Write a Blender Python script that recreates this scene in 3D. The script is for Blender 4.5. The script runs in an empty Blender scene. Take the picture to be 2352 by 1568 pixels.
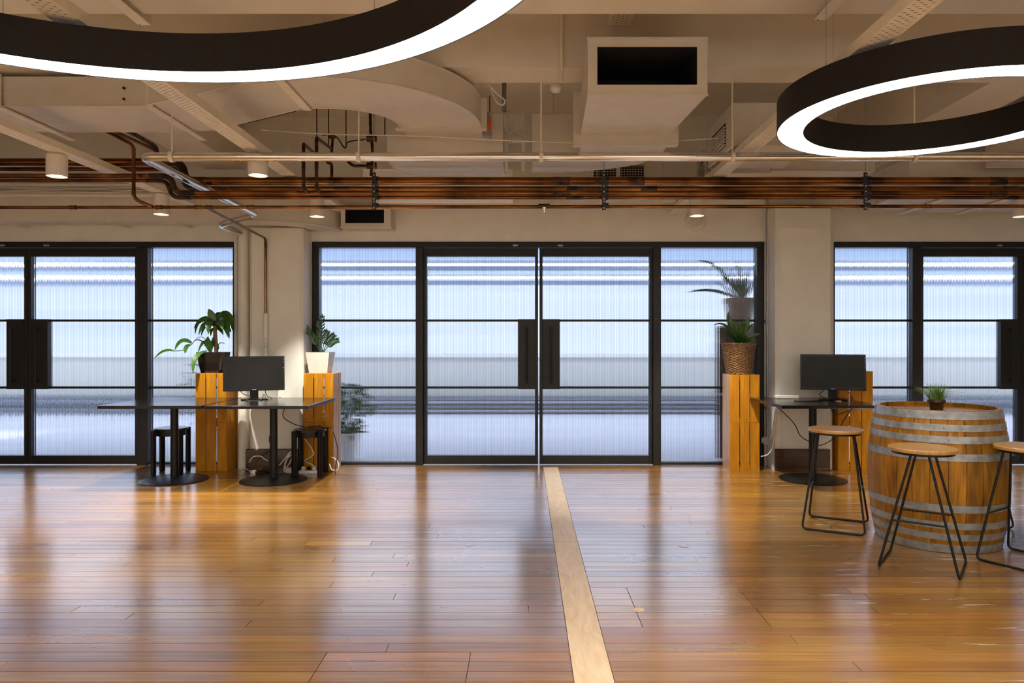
import bpy, math, random
from mathutils import Vector, Matrix
random.seed(7)
sc = bpy.context.scene
COL = sc.collection
pi = math.pi

# ------------------------------------------------------------------ camera
F, CX, CY, H = 1660.0, 1205.0, 780.0, 1.35       # focal length and vanishing point in px of the 2352x1568 frame, eye height
cam_d = bpy.data.cameras.new('camera')
cam = bpy.data.objects.new('camera', cam_d); COL.objects.link(cam)
cam.location = (0, 0, H); cam.rotation_euler = (pi/2, 0, 0)
cam_d.sensor_fit = 'HORIZONTAL'; cam_d.sensor_width = 36.0
cam_d.lens = F/2352*36
cam_d.shift_x = (1176-CX)/2352; cam_d.shift_y = (CY-784)/2352
cam_d.clip_start = 0.05; cam_d.clip_end = 200
sc.camera = cam
# ------------------------------------------------------------------ view
sc.view_settings.view_transform = 'Standard'; sc.view_settings.look = 'None'
sc.view_settings.exposure = 0.98; sc.view_settings.gamma = 1.0
sc.view_settings.use_curve_mapping = False
sc.cycles.use_denoising = True
sc.cycles.max_bounces = 12; sc.cycles.diffuse_bounces = 7; sc.cycles.glossy_bounces = 4
sc.cycles.transmission_bounces = 8; sc.cycles.transparent_max_bounces = 12
sc.cycles.sample_clamp_indirect = 6.0; sc.cycles.blur_glossy = 1.0
# ------------------------------------------------------------------ sky
SKY = (0.71, 0.765, 0.88); SKY_S = 1.03
w = bpy.data.worlds.new('sky'); sc.world = w; w.use_nodes = True
bg = w.node_tree.nodes['Background']; bg.inputs[0].default_value = (*SKY, 1); bg.inputs[1].default_value = SKY_S
# ------------------------------------------------------------------ sun (over the terrace, from behind the building)
sd = bpy.data.lights.new('sun', 'SUN'); sd.energy = 2.0; sd.angle = math.radians(8); sd.color = (1, .95, .88)
so = bpy.data.objects.new('sun', sd); COL.objects.link(so); so.rotation_euler = (math.radians(48), 0, math.radians(-12))
# fill light: area lights in added, unseen windows behind the camera
FILL_WIN = [(-6.9, -3.9), (-3.0, 0.0), (.9, 3.9), (4.6, 7.2)]
FILL_W = 15.0; FILL_C = (1.0, .93, .84)
for a_, b_ in FILL_WIN:
    wl = bpy.data.lights.new('window_fill', 'AREA'); wl.shape = 'RECTANGLE'; wl.size = b_-a_-.1; wl.size_y = 1.9; wl.energy = FILL_W; wl.color = FILL_C
    wo = bpy.data.objects.new('window_fill', wl); COL.objects.link(wo); wo.location = ((a_+b_)/2, -4.93, 1.75); wo.rotation_euler = (pi/2, 0, 0)
# lamp levels
RING_E = 9.0; RING_C = (1.0, 0.96, 0.89)
SPOT_W = 100.0; SPOT_C = (1.0, 0.93, 0.82)
STRIP_E = 6.0

def P(px, py, Y):
    "point seen at pixel (px, py) of the photograph at depth Y metres"
    return Vector(((px-CX)*Y/F, Y, H+(CY-py)*Y/F))
def FX(px, Y=7.78): return (px-CX)*Y/F
def FZ(py, Y=7.78): return H+(CY-py)*Y/F

# ------------------------------------------------------------------ materials
def mat(name, col, rough=.5, metal=0., spec=.5, coat=0., emis=None, es=0.):
    m = bpy.data.materials.new(name); m.use_nodes = True
    b = m.node_tree.nodes['Principled BSDF']
    b.inputs['Base Color'].default_value = (*col, 1); b.inputs['Roughness'].default_value = rough
    b.inputs['Metallic'].default_value = metal; b.inputs['Specular IOR Level'].default_value = spec
    b.inputs['Coat Weight'].default_value = coat
    if emis: b.inputs['Emission Color'].default_value = (*emis, 1); b.inputs['Emission Strength'].default_value = es
    return m
def N(m, t, **k):
    n = m.node_tree.nodes.new(t)
    for a, v in k.items(): setattr(n, a, v)
    return n
def L(m, a, b): m.node_tree.links.new(a, b)
def noisy(m, c1, c2, scale=(3, 3, 3), nscale=4., detail=6., lo=.3, hi=.7, bump=0., bdist=.002, rough=None, attr=None, coord='Object', distort=0.):
    "vary a material's base colour (and relief, roughness) with stretched noise"
    b = m.node_tree.nodes['Principled BSDF']
    tc = N(m, 'ShaderNodeTexCoord'); mp = N(m, 'ShaderNodeMapping'); mp.inputs['Scale'].default_value = scale
    L(m, tc.outputs[coord], mp.inputs['Vector'])
    nz = N(m, 'ShaderNodeTexNoise'); nz.inputs['Scale'].default_value = nscale; nz.inputs['Detail'].default_value = detail
    nz.inputs['Distortion'].default_value = distort
    L(m, mp.outputs[0], nz.inputs['Vector'])
    cr = N(m, 'ShaderNodeValToRGB'); cr.color_ramp.elements[0].position = lo; cr.color_ramp.elements[1].position = hi
    cr.color_ramp.elements[0].color = (*c1, 1); cr.color_ramp.elements[1].color = (*c2, 1)
    L(m, nz.outputs['Fac'], cr.inputs['Fac'])
    out = cr.outputs[0]
    if attr:
        at = N(m, 'ShaderNodeAttribute'); at.attribute_name = attr
        mx = N(m, 'ShaderNodeMixRGB', blend_type='MULTIPLY'); mx.inputs[0].default_value = 1
        L(m, out, mx.inputs[1]); L(m, at.outputs['Color'], mx.inputs[2]); out = mx.outputs[0]
    L(m, out, b.inputs['Base Color'])
    if bump:
        bp = N(m, 'ShaderNodeBump'); bp.inputs['Strength'].default_value = bump; bp.inputs['Distance'].default_value = bdist
        L(m, nz.outputs['Fac'], bp.inputs['Height']); L(m, bp.outputs[0], b.inputs['Normal'])
    if rough:
        mr = N(m, 'ShaderNodeMapRange'); mr.inputs['To Min'].default_value = rough[0]; mr.inputs['To Max'].default_value = rough[1]
        L(m, nz.outputs['Fac'], mr.inputs['Value']); L(m, mr.outputs[0], b.inputs['Roughness'])
    return m, out, nz

M = {}
M['ceil'] = noisy(mat('ceiling_paint', (.7, .62, .52), .7), (.66, .605, .505), (.71, .655, .555), nscale=1.2, bump=.15)[0]
M['wall'] = noisy(mat('wall_paint', (.72, .68, .6), .6), (.73, .71, .64), (.79, .77, .70), nscale=1.5, bump=.1)[0]
M['duct'] = noisy(mat('painted_duct', (.7, .62, .52), .5), (.60, .555, .47), (.65, .605, .52), nscale=2.5, bump=.12)[0]
M['tray'] = noisy(mat('painted_tray', (.72, .66, .56), .5), (.74, .67, .53), (.81, .74, .60), nscale=5)[0]
M['lamp'] = noisy(mat('lamp_white', (.72, .68, .6), .45), (.70, .65, .57), (.74, .69, .61), nscale=8)[0]
M['frame'] = noisy(mat('black_steel', (.02, .02, .021), .38, spec=.35), (.010, .010, .011), (.016, .016, .018), nscale=6, rough=(.32, .5))[0]
M['black'] = noisy(mat('black_metal', (.014, .014, .014), .35, spec=.3), (.005, .005, .005), (.009, .009, .009), nscale=9, rough=(.3, .45))[0]
M['ring'] = noisy(mat('ring_black', (.02, .019, .018), .55, spec=.3), (.010, .0095, .009), (.014, .013, .012), nscale=9)[0]
M['table'] = noisy(mat('table_laminate', (.012, .012, .013), .16), (.005, .005, .0055), (.009, .009, .010), nscale=12, rough=(.12, .22))[0]
M['tedge'] = noisy(mat('table_edge', (.02, .02, .02), .35), (.018, .018, .018), (.03, .03, .03), nscale=12)[0]
M['screen'] = noisy(mat('screen', (.012, .012, .012), .3, spec=.2), (.008, .0075, .007), (.011, .0105, .010), nscale=2, rough=(.28, .36))[0]
M['bezel'] = noisy(mat('bezel', (.008, .008, .008), .25, spec=.3), (.004, .004, .004), (.006, .006, .006), nscale=20)[0]
M['copper'] = noisy(mat('copper', (.55, .2, .06), .3, metal=.9), (.07, .027, .008), (.28, .105, .022), scale=(1.6, 1, 1), nscale=1.7, detail=3, lo=.38, hi=.56, rough=(.12, .24))[0]
M['copper_dark'] = noisy(mat('tarnished_copper', (.05, .03, .02), .4, metal=.7), (.025, .018, .014), (.16, .07, .025), scale=(3, 6, 6), nscale=4, lo=.4, hi=.7)[0]
M['foil'] = noisy(mat('foil_jacket', (.8, .78, .74), .22, metal=1.), (.74, .71, .66), (.84, .82, .78), scale=(1, 1, 1), nscale=6, bump=.12, bdist=.003, rough=(.10, .20))[0]
M['galv'] = noisy(mat('galvanised', (.5, .5, .5), .35, metal=.9), (.30, .30, .31), (.58, .58, .57), nscale=14, lo=.3, hi=.75, bump=.2, rough=(.3, .5))[0]
M['hoop'] = noisy(mat('hoop_steel', (.5, .5, .48), .42, metal=.55), (.24, .25, .26), (.44, .46, .47), nscale=7, detail=8, lo=.3, hi=.7, bump=.25, rough=(.35, .6))[0]
M['bracket'] = mat('bracket_black', (.012, .012, .012), .4)
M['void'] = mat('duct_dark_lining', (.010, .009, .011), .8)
M['plastic_w'] = noisy(mat('white_plastic', (.74, .72, .66), .4), (.72, .70, .64), (.77, .75, .69), nscale=10)[0]
M['cable_w'] = mat('white_cable', (.72, .70, .64), .5)
M['cable_k'] = mat('black_cable', (.012, .012, .012), .5)
M['orange'] = mat('orange_label', (.7, .12, .02), .5)
M['potblack'] = noisy(mat('glossy_black_pot', (.01, .008, .007), .12, coat=.5), (.009, .007, .006), (.016, .012, .010), nscale=4)[0]
M['potwhite'] = noisy(mat('white_pot', (.72, .70, .64), .3), (.70, .68, .62), (.75, .73, .67), nscale=4)[0]
M['potterra'] = noisy(mat('brown_pot', (.30, .17, .11), .5), (.16, .11, .09), (.22, .15, .12), nscale=7)[0]
M['soil'] = noisy(mat('soil', (.03, .02, .012), .9), (.015, .010, .006), (.06, .04, .025), nscale=40, bump=.6)[0]
M['wicker'] = noisy(mat('wicker', (.25, .13, .05), .6), (.14, .07, .025), (.38, .21, .085), nscale=18, lo=.35, hi=.65)[0]
M['bark'] = noisy(mat('cane_bark', (.35, .2, .1), .7), (.26, .15, .07), (.42, .25, .13), scale=(1, 1, 6), nscale=12, bump=.4)[0]
def leafmat(name, a, b):
    m = noisy(mat(name, a, .3, coat=.2), a, b, nscale=7, rough=(.22, .4))[0]
    m.node_tree.nodes['Principled BSDF'].inputs['Subsurface Weight'].default_value = 0
    return m
M['leaf'] = leafmat('leaf_green', (.022, .085, .008), (.06, .18, .018))
M['leaf2'] = leafmat('leaf_dark', (.014, .050, .010), (.04, .115, .018))
M['leaf3'] = leafmat('leaf_mid', (.026, .085, .014), (.065, .17, .030))
M['grass'] = leafmat('grass_green', (.05, .12, .015), (.16, .30, .05))
M['shrub'] = leafmat('shrub_green', (.02, .07, .02), (.12, .26, .06))
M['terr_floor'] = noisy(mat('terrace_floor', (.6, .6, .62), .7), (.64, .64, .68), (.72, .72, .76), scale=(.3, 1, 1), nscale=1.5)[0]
M['terr_wall'] = noisy(mat('terrace_wall', (.72, .71, .66), .8), (.70, .70, .65), (.76, .75, .70), nscale=1)[0]
M['terr_white'] = noisy(mat('terrace_white', (.85, .85, .85), .6), (.88, .88, .88), (.93, .93, .93), nscale=1)[0]
M['terr_dark'] = noisy(mat('terrace_grey', (.2, .22, .28), .6), (.16, .18, .23), (.24, .26, .32), nscale=2)[0]
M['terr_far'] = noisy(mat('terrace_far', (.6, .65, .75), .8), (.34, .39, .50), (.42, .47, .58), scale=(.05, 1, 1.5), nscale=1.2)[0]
M['terr_blue'] = noisy(mat('terrace_bluegrey', (.4, .44, .52), .6), (.36, .40, .50), (.44, .48, .57), nscale=.7)[0]

def emis(name, c, s):
    m = bpy.data.materials.new(name); m.use_nodes = True; nt = m.node_tree; nt.nodes.clear()
    o = nt.nodes.new('ShaderNodeOutputMaterial'); e = nt.nodes.new('ShaderNodeEmission')
    e.inputs[0].default_value = (*c, 1); e.inputs[1].default_value = s
    nt.links.new(e.outputs[0], o.inputs[0]); return m
M['ring_light'] = emis('ring_diffuser', RING_C, RING_E)
M['lens'] = emis('lamp_lens', (1, .93, .8), 2.5)
M['strip'] = emis('linear_light', (1, .97, .92), STRIP_E)

def wood(name, a, b, scale, ns=3., spec=.5, rough=(.3, .5), bump=.15, coat=0., attr=None, distort=.6):
    return noisy(mat(name, a, .4, coat=coat, spec=spec), a, b, scale=scale, nscale=ns, detail=8, lo=.28, hi=.72, bump=bump, bdist=.001, rough=rough, attr=attr, distort=distort)[0]
M['crate'] = wood('crate_wood', (.40, .15, .006), (.62, .27, .012), (12, 12, 1.2), spec=.25)
M['crate_pale'] = wood('crate_wood_pale', (.42, .24, .12), (.60, .38, .21), (14, 14, 1.5), coat=.1)
M['barrel'] = wood('barrel_oak', (.20, .082, .008), (.52, .24, .022), (10, 10, 1.3), spec=.25, rough=(.35, .5), attr='tint')
M['seat'] = wood('seat_wood', (.40, .20, .05), (.62, .35, .11), (2, 16, 4), rough=(.3, .45), coat=.2)
M['ply'] = wood('plywood_strip', (.62, .44, .25), (.80, .61, .40), (7, 1.1, 1), rough=(.34, .48), distort=1.5)
M['skirt'] = wood('skirting_wood', (.03, .011, .004), (.085, .032, .011), (1.2, 8, 12), rough=(.25, .4), coat=.3)

# floor boards: warm orange-brown varnish, grain along X, worn and spotted with old paint by the bar stools
def floor_mat():
    m = mat('floor_boards', (.3, .12, .03), .3, coat=1.0)
    m, out, nz = noisy(m, (.24, .110, .016), (.45, .225, .040), scale=(.8, 22, 1), nscale=2.2, detail=9, lo=.25, hi=.75, attr='tint', coord='Object', distort=.12)
    b = m.node_tree.nodes['Principled BSDF']
    b.inputs['Coat Roughness'].default_value = .19; b.inputs['Coat IOR'].default_value = 2.6
    tc = N(m, 'ShaderNodeTexCoord')
    # long-range tone (worn / dark areas)
    n2 = N(m, 'ShaderNodeTexNoise'); n2.inputs['Scale'].default_value = .55; n2.inputs['Detail'].default_value = 4
    mp2 = N(m, 'ShaderNodeMapping'); mp2.inputs['Scale'].default_value = (.7, 1.6, 1)
    L(m, tc.outputs['Object'], mp2.inputs[0]); L(m, mp2.outputs[0], n2.inputs['Vector'])
    cr2 = N(m, 'ShaderNodeValToRGB'); cr2.color_ramp.elements[0].position = .35; cr2.color_ramp.elements[1].position = .62
    cr2.color_ramp.elements[0].color = (.80, .74, .70, 1); cr2.color_ramp.elements[1].color = (1.10, 1.10, 1.06, 1)
    L(m, n2.outputs['Fac'], cr2.inputs[0])
    mx = N(m, 'ShaderNodeMixRGB', blend_type='MULTIPLY'); mx.inputs[0].default_value = 1
    L(m, out, mx.inputs[1]); L(m, cr2.outputs[0], mx.inputs[2])
    # paint scuffs, only on the side of the floor by the stools
    n3 = N(m, 'ShaderNodeTexNoise'); n3.inputs['Scale'].default_value = 3.2; n3.inputs['Detail'].default_value = 7; n3.inputs['Roughness'].default_value = .62
    mp3 = N(m, 'ShaderNodeMapping'); mp3.inputs['Scale'].default_value = (.75, 5.0, 1); mp3.inputs['Location'].default_value = (3.1, .4, 0)
    L(m, tc.outputs['Object'], mp3.inputs[0]); L(m, mp3.outputs[0], n3.inputs['Vector'])
    cr3 = N(m, 'ShaderNodeValToRGB'); cr3.color_ramp.elements[0].position = .615; cr3.color_ramp.elements[1].position = .635
    L(m, n3.outputs['Fac'], cr3.inputs[0])
    sx = N(m, 'ShaderNodeSeparateXYZ'); L(m, tc.outputs['Object'], sx.inputs[0])
    mr = N(m, 'ShaderNodeMapRange'); mr.inputs['From Min'].default_value = 1.2; mr.inputs['From Max'].default_value = 2.2
    L(m, sx.outputs['X'], mr.inputs[0])
    mu = N(m, 'ShaderNodeMath', operation='MULTIPLY'); L(m, cr3.outputs[0], mu.inputs[0]); L(m, mr.outputs[0], mu.inputs[1])
    m4 = N(m, 'ShaderNodeMixRGB'); m4.inputs[2].default_value = (.62, .52, .36, 1)
    L(m, mu.outputs[0], m4.inputs[0]); L(m, mx.outputs[0], m4.inputs[1]); L(m, m4.outputs[0], b.inputs['Base Color'])
    # gloss: uneven varnish
    n5 = N(m, 'ShaderNodeTexNoise'); n5.inputs['Scale'].default_value = 1.3; n5.inputs['Detail'].default_value = 6
    mp5 = N(m, 'ShaderNodeMapping'); mp5.inputs['Scale'].default_value = (1, 3, 1)
    L(m, tc.outputs['Object'], mp5.inputs[0]); L(m, mp5.outputs[0], n5.inputs['Vector'])
    r5 = N(m, 'ShaderNodeMapRange'); r5.inputs['From Min'].default_value = .3; r5.inputs['From Max'].default_value = .7
    r5.inputs['To Min'].default_value = .24; r5.inputs['To Max'].default_value = .40
    L(m, n5.outputs['Fac'], r5.inputs[0]); L(m, r5.outputs[0], b.inputs['Roughness'])
    # relief: grain plus a slow cup of the boards
    n6 = N(m, 'ShaderNodeTexNoise'); n6.inputs['Scale'].default_value = 5; n6.inputs['Detail'].default_value = 5
    mp6 = N(m, 'ShaderNodeMapping'); mp6.inputs['Scale'].default_value = (.5, 5, 1)
    L(m, tc.outputs['Object'], mp6.inputs[0]); L(m, mp6.outputs[0], n6.inputs['Vector'])
    bp = N(m, 'ShaderNodeBump'); bp.inputs['Strength'].default_value = .08; bp.inputs['Distance'].default_value = .003
    L(m, n6.outputs['Fac'], bp.inputs['Height']); L(m, bp.outputs[0], b.inputs['Normal']); L(m, bp.outputs[0], b.inputs['Coat Normal'])
    return m
M['floor'] = floor_mat()

# ribbed polycarbonate: clear sheet with slightly milky vertical ribs
def glass_mat():
    m = bpy.data.materials.new('ribbed_glass'); m.use_nodes = True
    b = m.node_tree.nodes['Principled BSDF']
    b.inputs['Transmission Weight'].default_value = 1; b.inputs['IOR'].default_value = 1.35; b.inputs['Roughness'].default_value = .04
    tc = N(m, 'ShaderNodeTexCoord'); sx = N(m, 'ShaderNodeSeparateXYZ'); L(m, tc.outputs['Object'], sx.inputs[0])
    mu = N(m, 'ShaderNodeMath', operation='MULTIPLY'); mu.inputs[1].default_value = 2*pi/.0165
    L(m, sx.outputs['X'], mu.inputs[0])
    sn = N(m, 'ShaderNodeMath', operation='SINE'); L(m, mu.outputs[0], sn.inputs[0])
    cr = N(m, 'ShaderNodeMapRange'); cr.inputs['From Min'].default_value = -1; cr.inputs['From Max'].default_value = 1
    L(m, sn.outputs[0], cr.inputs[0])
    mx = N(m, 'ShaderNodeMixRGB'); mx.inputs[1].default_value = (.60, .68, .76, 1); mx.inputs[2].default_value = (.99, .995, 1, 1)
    L(m, cr.outputs[0], mx.inputs[0]); L(m, mx.outputs[0], b.inputs['Base Color'])
    return m
M['glass'] = glass_mat()

def roof_mat():
    m = bpy.data.materials.new('translucent_roof'); m.use_nodes = True; nt = m.node_tree; nt.nodes.clear()
    o = nt.nodes.new('ShaderNodeOutputMaterial'); t = nt.nodes.new('ShaderNodeBsdfTranslucent'); d = nt.nodes.new('ShaderNodeBsdfDiffuse')
    x = nt.nodes.new('ShaderNodeMixShader'); nz = nt.nodes.new('ShaderNodeTexNoise'); nz.inputs['Scale'].default_value = .6
    r = nt.nodes.new('ShaderNodeValToRGB'); r.color_ramp.elements[0].color = (.62, .70, .84, 1); r.color_ramp.elements[1].color = (.78, .85, .95, 1)
    nt.links.new(nz.outputs['Fac'], r.inputs[0]); nt.links.new(r.outputs[0], t.inputs[0]); nt.links.new(r.outputs[0], d.inputs[0])
    x.inputs[0].default_value = .4
    nt.links.new(t.outputs[0], x.inputs[1]); nt.links.new(d.outputs[0], x.inputs[2]); nt.links.new(x.outputs[0], o.inputs[0]); return m
M['roof'] = roof_mat()

# ------------------------------------------------------------------ mesh builder
class MB:
    def __init__(s): s.v = []; s.f = []; s.t = []; s.tint = None
    def add(s, vs, fs, tint=None):
        o = len(s.v); s.v += [tuple(p) for p in vs]; s.f += [tuple(i+o for i in f) for f in fs]
        s.t += [tint or (1, 1, 1)]*len(fs); return s
    def box(s, x0, x1, y0, y1, z0, z1, tint=None, R=None, dz=None):
        vs = [(x, y, z) for z in (z0, z1) for y in (y0, y1) for x in (x0, x1)]
        if dz: vs = [(x, y, z+dz[i-4]) if i > 3 else (x, y, z) for i, (x, y, z) in enumerate(vs)]
        if R is not None: vs = [R @ Vector(p) for p in vs]
        return s.add(vs, [(0, 2, 3, 1), (4, 5, 7, 6), (0, 1, 5, 4), (2, 6, 7, 3), (0, 4, 6, 2), (1, 3, 7, 5)], tint)
    def bbox(s, x0, x1, y0, y1, z0, z1, b=.004, R=None):
        "box with chamfered vertical and top edges"
        pts = [(x0+b, y0), (x1-b, y0), (x1, y0+b), (x1, y1-b), (x1-b, y1), (x0+b, y1), (x0, y1-b), (x0, y0+b)]
        cx, cy = (x0+x1)/2, (y0+y1)/2
        def ring(z, k): return [(cx+(x-cx)*(1-k/(x1-x0)*2), cy+(y-cy)*(1-k/(y1-y0)*2), z) for x, y in pts]
        vs = ring(z0, b)+ring(z0+b, 0)+ring(z1-b, 0)+ring(z1, b)
        if R is not None: vs = [R @ Vector(p) for p in vs]
        fs = [tuple(range(7, -1, -1)), tuple(range(24, 32))]
        for r in range(3):
            for i in range(8): j = (i+1) % 8; fs.append((r*8+i, r*8+j, r*8+8+j, r*8+8+i))
        return s.add(vs, fs)
    def prism(s, pts, z0, z1, R=None, tint=None):
        n = len(pts); vs = [(x, y, z0) for x, y in pts]+[(x, y, z1) for x, y in pts]
        if R is not None: vs = [R @ Vector(p) for p in vs]
        fs = [tuple(range(n-1, -1, -1)), tuple(range(n, 2*n))]+[(i, (i+1) % n, n+(i+1) % n, n+i) for i in range(n)]
        return s.add(vs, fs, tint)
    def lathe(s, prof, n=32, c=(0, 0), close=True, a0=0, a1=2*pi, tint=None):
        full = abs(a1-a0-2*pi) < 1e-6; m = n if full else n+1
        vs = []; k = len(prof)
        for i in range(m):
            a = a0+(a1-a0)*i/n
            for r, z in prof: vs.append((c[0]+r*math.cos(a), c[1]+r*math.sin(a), z))
        fs = []
        for i in range(n):
            j = (i+1) % m
            for q in range(k-1 if not (close == 'loop') else k):
                q2 = (q+1) % k
                fs.append((i*k+q, j*k+q, j*k+q2, i*k+q2))
        if not full:
            fs.append(tuple(range(k-1, -1, -1))); fs.append(tuple((m-1)*k+q for q in range(k)))
        elif close is True:
            if prof[0][0] > 1e-6: fs.append(tuple(i*k for i in range(n-1, -1, -1)))
            if prof[-1][0] > 1e-6: fs.append(tuple(i*k+k-1 for i in range(n)))
        return s.add(vs, fs, tint)
    def tube(s, path, r, n=8, closed=False, caps=True):
        path = [Vector(p) for p in path]; m = len(path); rs = r if isinstance(r, (list, tuple)) else [r]*m
        vs = []; up = None
        for i, p in enumerate(path):
            if closed: d = (path[(i+1) % m]-path[i-1])
            else: d = path[min(i+1, m-1)]-path[max(i-1, 0)]
            d.normalize()
            if up is None:
                up = Vector((0, 0, 1)) if abs(d.z) < .9 else Vector((1, 0, 0))
            a = (up-d*up.dot(d)); a.normalize(); up = a; b = d.cross(a)
            for k in range(n):
                t = 2*pi*k/n; vs.append(p+(a*math.cos(t)+b*math.sin(t))*rs[i])
        fs = []
        for i in range(m if closed else m-1):
            j = (i+1) % m
            for k in range(n): k2 = (k+1) % n; fs.append((i*n+k, i*n+k2, j*n+k2, j*n+k))
        if caps and not closed: fs.append(tuple(range(n-1, -1, -1))); fs.append(tuple((m-1)*n+k for k in range(n)))
        return s.add(vs, fs)
    def leaf(s, p0, p1, p2, w, n=9, fold=.25, up=(0, 0, 1), shape='lance'):
        "blade along a bezier, folded along its midrib, with thickness given by two skins"
        p0, p1, p2 = Vector(p0), Vector(p1), Vector(p2); vs = []; fs = []
        for i in range(n+1):
            t = i/n; p = p0*(1-t)**2+p1*2*t*(1-t)+p2*t*t
            d = (p1-p0)*(1-t)+(p2-p1)*t; d.normalize()
            sd = d.cross(Vector(up))
            if sd.length < 1e-3: sd = d.cross(Vector((0, 1, 0)))
            sd.normalize(); nn = sd.cross(d)
            if shape == 'lance': ww = w*(math.sin(pi*min(1, t*.92+.08))**.75)*(1-.15*t)
            elif shape == 'strap': ww = w*min(1, .35+2.2*t)*(1-t**3)**.8
            else: ww = w*(1-t)**.6
            if i == n: ww = .0004
            ww = max(ww, .0006)
            vs += [p-sd*ww/2+nn*ww*fold, p-nn*.0004, p+sd*ww/2+nn*ww*fold, p+nn*.0012]
        for i in range(n):
            a = i*4; b = a+4
            fs += [(a, a+1, b+1, b), (a+1, a+2, b+2, b+1), (a+2, a+3, b+3, b+2), (a+3, a, b, b+3)]
        return s.add(vs, fs)
    def build(s, name, m, parent=None, smooth=False, local=False, solid=0):
        me = bpy.data.meshes.new(name)
        v = s.v
        if parent is not None and not local:
            o = Vector(parent.matrix_basis.translation)
            if parent.parent is not None: o = o+Vector(parent.parent.matrix_basis.translation)
            v = [(p[0]-o.x, p[1]-o.y, p[2]-o.z) for p in v]
        me.from_pydata(v, [], s.f); me.validate()
        at = me.color_attributes.new('tint', 'FLOAT_COLOR', 'CORNER')
        if len(me.polygons) == len(s.t):
            data = []
            for p in me.polygons:
                c = s.t[p.index]; data += [c[0], c[1], c[2], 1]*p.loop_total
            me.color_attributes["tint"].data.foreach_set("color", data)
        me.materials.append(M[m] if isinstance(m, str) else m)
        if smooth:
            me.polygons.foreach_set('use_smooth', [True]*len(me.polygons))
            me.set_sharp_from_angle(angle=math.radians(38))
        ob = bpy.data.objects.new(name, me); COL.objects.link(ob)
        if parent is not None: ob.parent = parent
        if solid:
            md = ob.modifiers.new('thickness', 'SOLIDIFY'); md.thickness = solid
        return ob

def tag(o, label=None, cat=None, group=None, kind=None):
    if label: o['label'] = label
    if cat: o['category'] = cat
    if group: o['group'] = group
    if kind: o['kind'] = kind
    return o
def empty(name, loc=(0, 0, 0), rz=0, label=None, cat=None, group=None, kind=None):
    o = bpy.data.objects.new(name, None); COL.objects.link(o); o.location = loc; o.rotation_euler = (0, 0, rz)
    o.empty_display_size = .1
    return tag(o, label, cat, group, kind)
def copy_tree(o, parent=None):
    c = o.copy(); COL.objects.link(c); c.parent = parent
    for ch in list(kids(o)): copy_tree(ch, c)
    return c
def kids(o): return [x for x in bpy.data.objects if x.parent == o]
def fillet(pts, r, n=4, closed=False):
    pts = [Vector(p) for p in pts]; out = []; m = len(pts)
    for i, p in enumerate(pts):
        if not closed and i in (0, m-1): out.append(p); continue
        a = pts[i-1]; b = pts[(i+1) % m]
        da = (a-p); db = (b-p); rr = min(r, da.length*.49, db.length*.49); da.normalize(); db.normalize()
        A = p+da*rr; B = p+db*rr
        for k in range(n+1):
            t = k/n; out.append(A*(1-t)**2+p*2*t*(1-t)+B*t*t)
    return out
def spline(pts, n=6):
    "catmull-rom through points"
    pts = [Vector(p) for p in pts]; out = []
    q = [pts[0]]+pts+[pts[-1]]
    for i in range(1, len(q)-2):
        a, b, c, d = q[i-1], q[i], q[i+1], q[i+2]
        for k in range(n):
            t = k/n
            out.append(.5*((2*b)+(c-a)*t+(2*a-5*b+4*c-d)*t*t+(3*b-a-3*c+d)*t**3))
    out.append(pts[-1]); return out

# ================================================================== ROOM
XL, XR, YB, YF, ZC = -7.6, 7.6, -5.0, 7.78, 3.75
fl = MB().box(XL, XR, YB, 7.9, -.14, -.012, tint=(.15, .13, .12)).build('floor', 'floor')
tag(fl, 'glossy varnished timber floor of narrow orange-brown boards', 'floor', kind='structure')
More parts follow.
